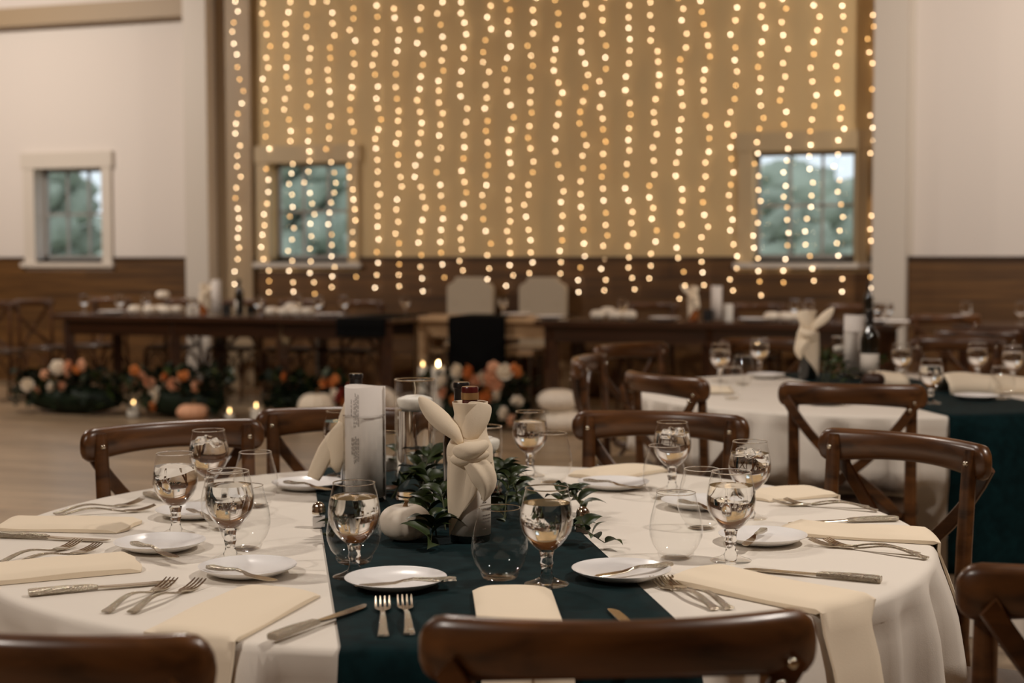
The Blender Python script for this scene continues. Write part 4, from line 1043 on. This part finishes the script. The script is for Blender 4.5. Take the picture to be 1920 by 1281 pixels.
o = MB().lathe([(0, 0), (.036, 0), (.037, .004), (.037, .125), (.030, .13), (0, .127)], 28).build('pillar_candle', 'wax', loc=back(1365, TF+.40), flat_angle=50); tag(o, 'short white pillar candle right of the menu, right farm table', 'candle')

# ---------------------------------------------------------------- flowers, pumpkins and candles on the floor before the tables
def bloom_mesh(mat):
    q = MB(); 
    for ring, (cnt, L, el) in enumerate(((7, 1.0, .25), (6, .85, .7), (5, .65, 1.1))):
        for k in range(cnt):
            a = 2*math.pi*k/cnt+ring*.5; c = math.cos(el); d = Vector((math.cos(a)*c, math.sin(a)*c, math.sin(el))); s = Vector((-math.sin(a), math.cos(a), 0)); nn = d.cross(s); vs = []
            for i in range(5):
                g = i/4; wl = .42*L*math.sin(math.pi*(.12+.8*g))
                for v in (-1, 0, 1): vs.append(d*(L*g*.9)+s*(wl*v)-nn*(.18*wl*(v*v)*2-.25*g*g))
            q.add(vs, [(i*3+j, (i+1)*3+j, (i+1)*3+j+1, i*3+j+1) for i in range(4) for j in range(2)])
    q.ball((0, 0, .25), .32, 6); o = q.build('bloom', mat, flat_angle=60); me = o.data; bpy.data.objects.remove(o); return me
BL = {k: bloom_mesh('petal_'+k) for k in ('white', 'peach', 'orange', 'red')}
def arrangement(name, label, x0, x1, y, h, blooms, seed, dens=130, planter=None):
    r = random.Random(seed); cx = (x0+x1)/2; t = thing(name, label, 'flower arrangement', (cx, y, 0), 0, 'flower arrangements on the floor'); L = x1-x0
    zb = 0
    if planter:
        q = MB(); q.box((0, 0, planter/2), (L*.96, .26, planter)); o = q.build('planter', 'black_cloth', t, smooth=False); zb = planter
    q = MB(); q.mat('leaf_dark')
    for k in range(dens):
        p = Vector(((r.random()-.5)*L, (r.random()-.5)*.34, .02+r.random()**.7*h)); a = r.random()*6.28; el = r.random()*1.3-.2
        d = Vector((math.cos(a)*math.cos(el), math.sin(a)*math.cos(el), math.sin(el))); s = d.cross(Vector((0, 0, 1))).normalized(); Lf = .07+.06*r.random(); wf = Lf*.3
        if p.z+d.z*Lf < .01: d.z = abs(d.z)
        q.mat('leaf' if r.random() < .3 else 'leaf_dark')
        q.add([p, p+d*Lf*.5+s*wf+Vector((0, 0, .01)), p+d*Lf, p+d*Lf*.5-s*wf+Vector((0, 0, .01))], [(0, 1, 2, 3)])
    if not planter:
        q.mat('leaf_dark'); q.ball((0, 0, h*.40), 1, 9, (L*.46, .17, h*.40))
    q.build('foliage', None, t, flat_angle=30)
    for bx, bz, sz, kind in blooms:              # bx, bz in picture pixels
        v = ony(bx, bz, y-.16); o = bpy.data.objects.new('bloom', BL[kind]); COL.objects.link(o); o.parent = t
        o.location = (v.x-cx, -.16+.05*r.random(), max(.04, v.z)); o.scale = (sz*1.22,)*3; o.rotation_euler = (1.1+.5*r.random(), .6*(r.random()-.5), r.random()*6)
    return t
def xat(px, y): return ony(px, 740, y).x
YF = 10.35
arrangement('flower_arrangement', 'low floor arrangement with peach blooms at the far left', xat(40, YF), xat(240, YF), YF, .30,
            [(52, 722, .055, 'white'), (62, 735, .045, 'peach'), (92, 692, .05, 'peach'), (108, 690, .065, 'white'), (126, 688, .055, 'peach'), (146, 686, .055, 'peach'), (95, 727, .05, 'white'), (112, 724, .04, 'peach'), (118, 704, .04, 'peach'), (84, 704, .045, 'peach'), (140, 696, .04, 'orange')], 1, 420)
arrangement('flower_arrangement', 'floor arrangement with orange and white blooms beneath the left farm table', xat(255, YF), xat(430, YF), YF, .34,
            [(278, 718, .05, 'peach'), (284, 733, .05, 'white'), (298, 718, .055, 'white'), (308, 708, .045, 'orange'), (322, 722, .055, 'peach'), (340, 705, .05, 'orange'), (252, 696, .045, 'orange'), (262, 706, .04, 'peach'), (368, 724, .06, 'peach'), (294, 748, .05, 'white'), (282, 762, .045, 'orange'), (275, 745, .04, 'peach')], 2, 420)
arrangement('flower_arrangement', 'dark leafy floor arrangement with red and orange blooms, above the half hidden chair', xat(500, YF+.3), xat(640, YF+.3), YF+.3, .30,
            [(608, 718, .055, 'orange'), (622, 713, .045, 'orange'), (622, 738, .05, 'white'), (640, 742, .06, 'red'), (634, 752, .05, 'orange'), (618, 722, .04, 'orange'), (534, 706, .045, 'orange'), (648, 730, .045, 'red')], 3, 420)
arrangement('flower_arrangement', 'large floor arrangement of white and orange blooms beneath the pale table', xat(800, YF), xat(995, YF), YF, .36,
            [(856, 698, .06, 'white'), (882, 700, .065, 'orange'), (832, 718, .065, 'white'), (850, 728, .05, 'white'), (902, 712, .06, 'white'), (918, 712, .055, 'peach'), (945, 700, .065, 'white'), (962, 698, .06, 'orange'), (906, 728, .06, 'orange'), (934, 742, .055, 'white'), (918, 764, .055, 'white'), (948, 776, .055, 'white'), (908, 746, .05, 'orange'), (830, 736, .05, 'peach'), (846, 752, .045, 'orange'), (968, 756, .05, 'white'), (890, 716, .05, 'peach'), (930, 724, .05, 'peach'), (960, 790, .045, 'peach'), (912, 698, .035, 'red'), (925, 690, .05, 'peach'), (872, 744, .04, 'red')], 4, 420)
FP = 'pumpkins on the floor'
pumpkin('large_white_pumpkin', on(1057, 812, 0)+Vector((0, 0, 0)), .168, .168, 'white_pumpkin', 'lower one of the two stacked white pumpkins', FP, 14, False, depth=.04)
pumpkin('large_white_pumpkin', on(1057, 812, 0)+Vector((-.04, -.02, .158)), .152, .160, 'white_pumpkin', 'upper one of the two stacked white pumpkins', FP, 14, False, 1, depth=.04)
p = Vector((xat(594, YF+.1), YF+.1, 0)); pumpkin('pale_pumpkin', p, .15, .22, 'petal_white', 'pale orange pumpkin on the floor, above the half hidden chair', FP, 12)
p = Vector((xat(708, YF+.5), YF+.5, 0)); pumpkin('pale_pumpkin', p, .16, .24, 'white_pumpkin', 'pale pumpkin on the floor just right of the menu\'s top', FP, 12)
p = Vector((xat(362, YF-.15), YF-.15, 0)); pumpkin('small_gourd', p, .13, .13, 'petal_peach', 'yellowish pumpkin on the floor between leaves and candles', FP, 12)
def floor_candle(px, y, R, H, lit, label, cz=.06, fm='low_flame'):
    x = xat(px, y); t = vase('candle_cylinder', label, (x, y, 0), R, H, None, group='glass candle cylinders on the floor', cat='candle holder')
    q = MB(); q.lathe([(0, .011), (R*.7, .011), (R*.7, cz), (0, cz)], 24); q.build('candle', 'wax', t, flat_angle=50)
    if lit:
        q = MB(); q.lathe([(0, cz+.006), (.006, cz+.014), (.0075, cz+.022), (.004, cz+.036), (0, cz+.046)], 12); q.build('flame', fm, t, flat_angle=80)
    return t
floor_candle(250, YF-.1, .07, .20, True, 'glass candle cylinder glowing between the two left arrangements', .10)
floor_candle(430, YF-.05, .05, .13, True, 'small glowing candle glass right of the yellowish pumpkin', .05)
floor_candle(480, YF-.05, .06, .20, True, 'glowing candle cylinder above the two left chairs\' meeting rails', .10)
floor_candle(822, YF-.1, .07, .58, True, 'tall candle cylinder with the brightest flame, above the tallest vase', .462, 'flame')
floor_candle(793, YF+.3, .045, .50, True, 'candle cylinder with small flame left of the brightest one', .425)
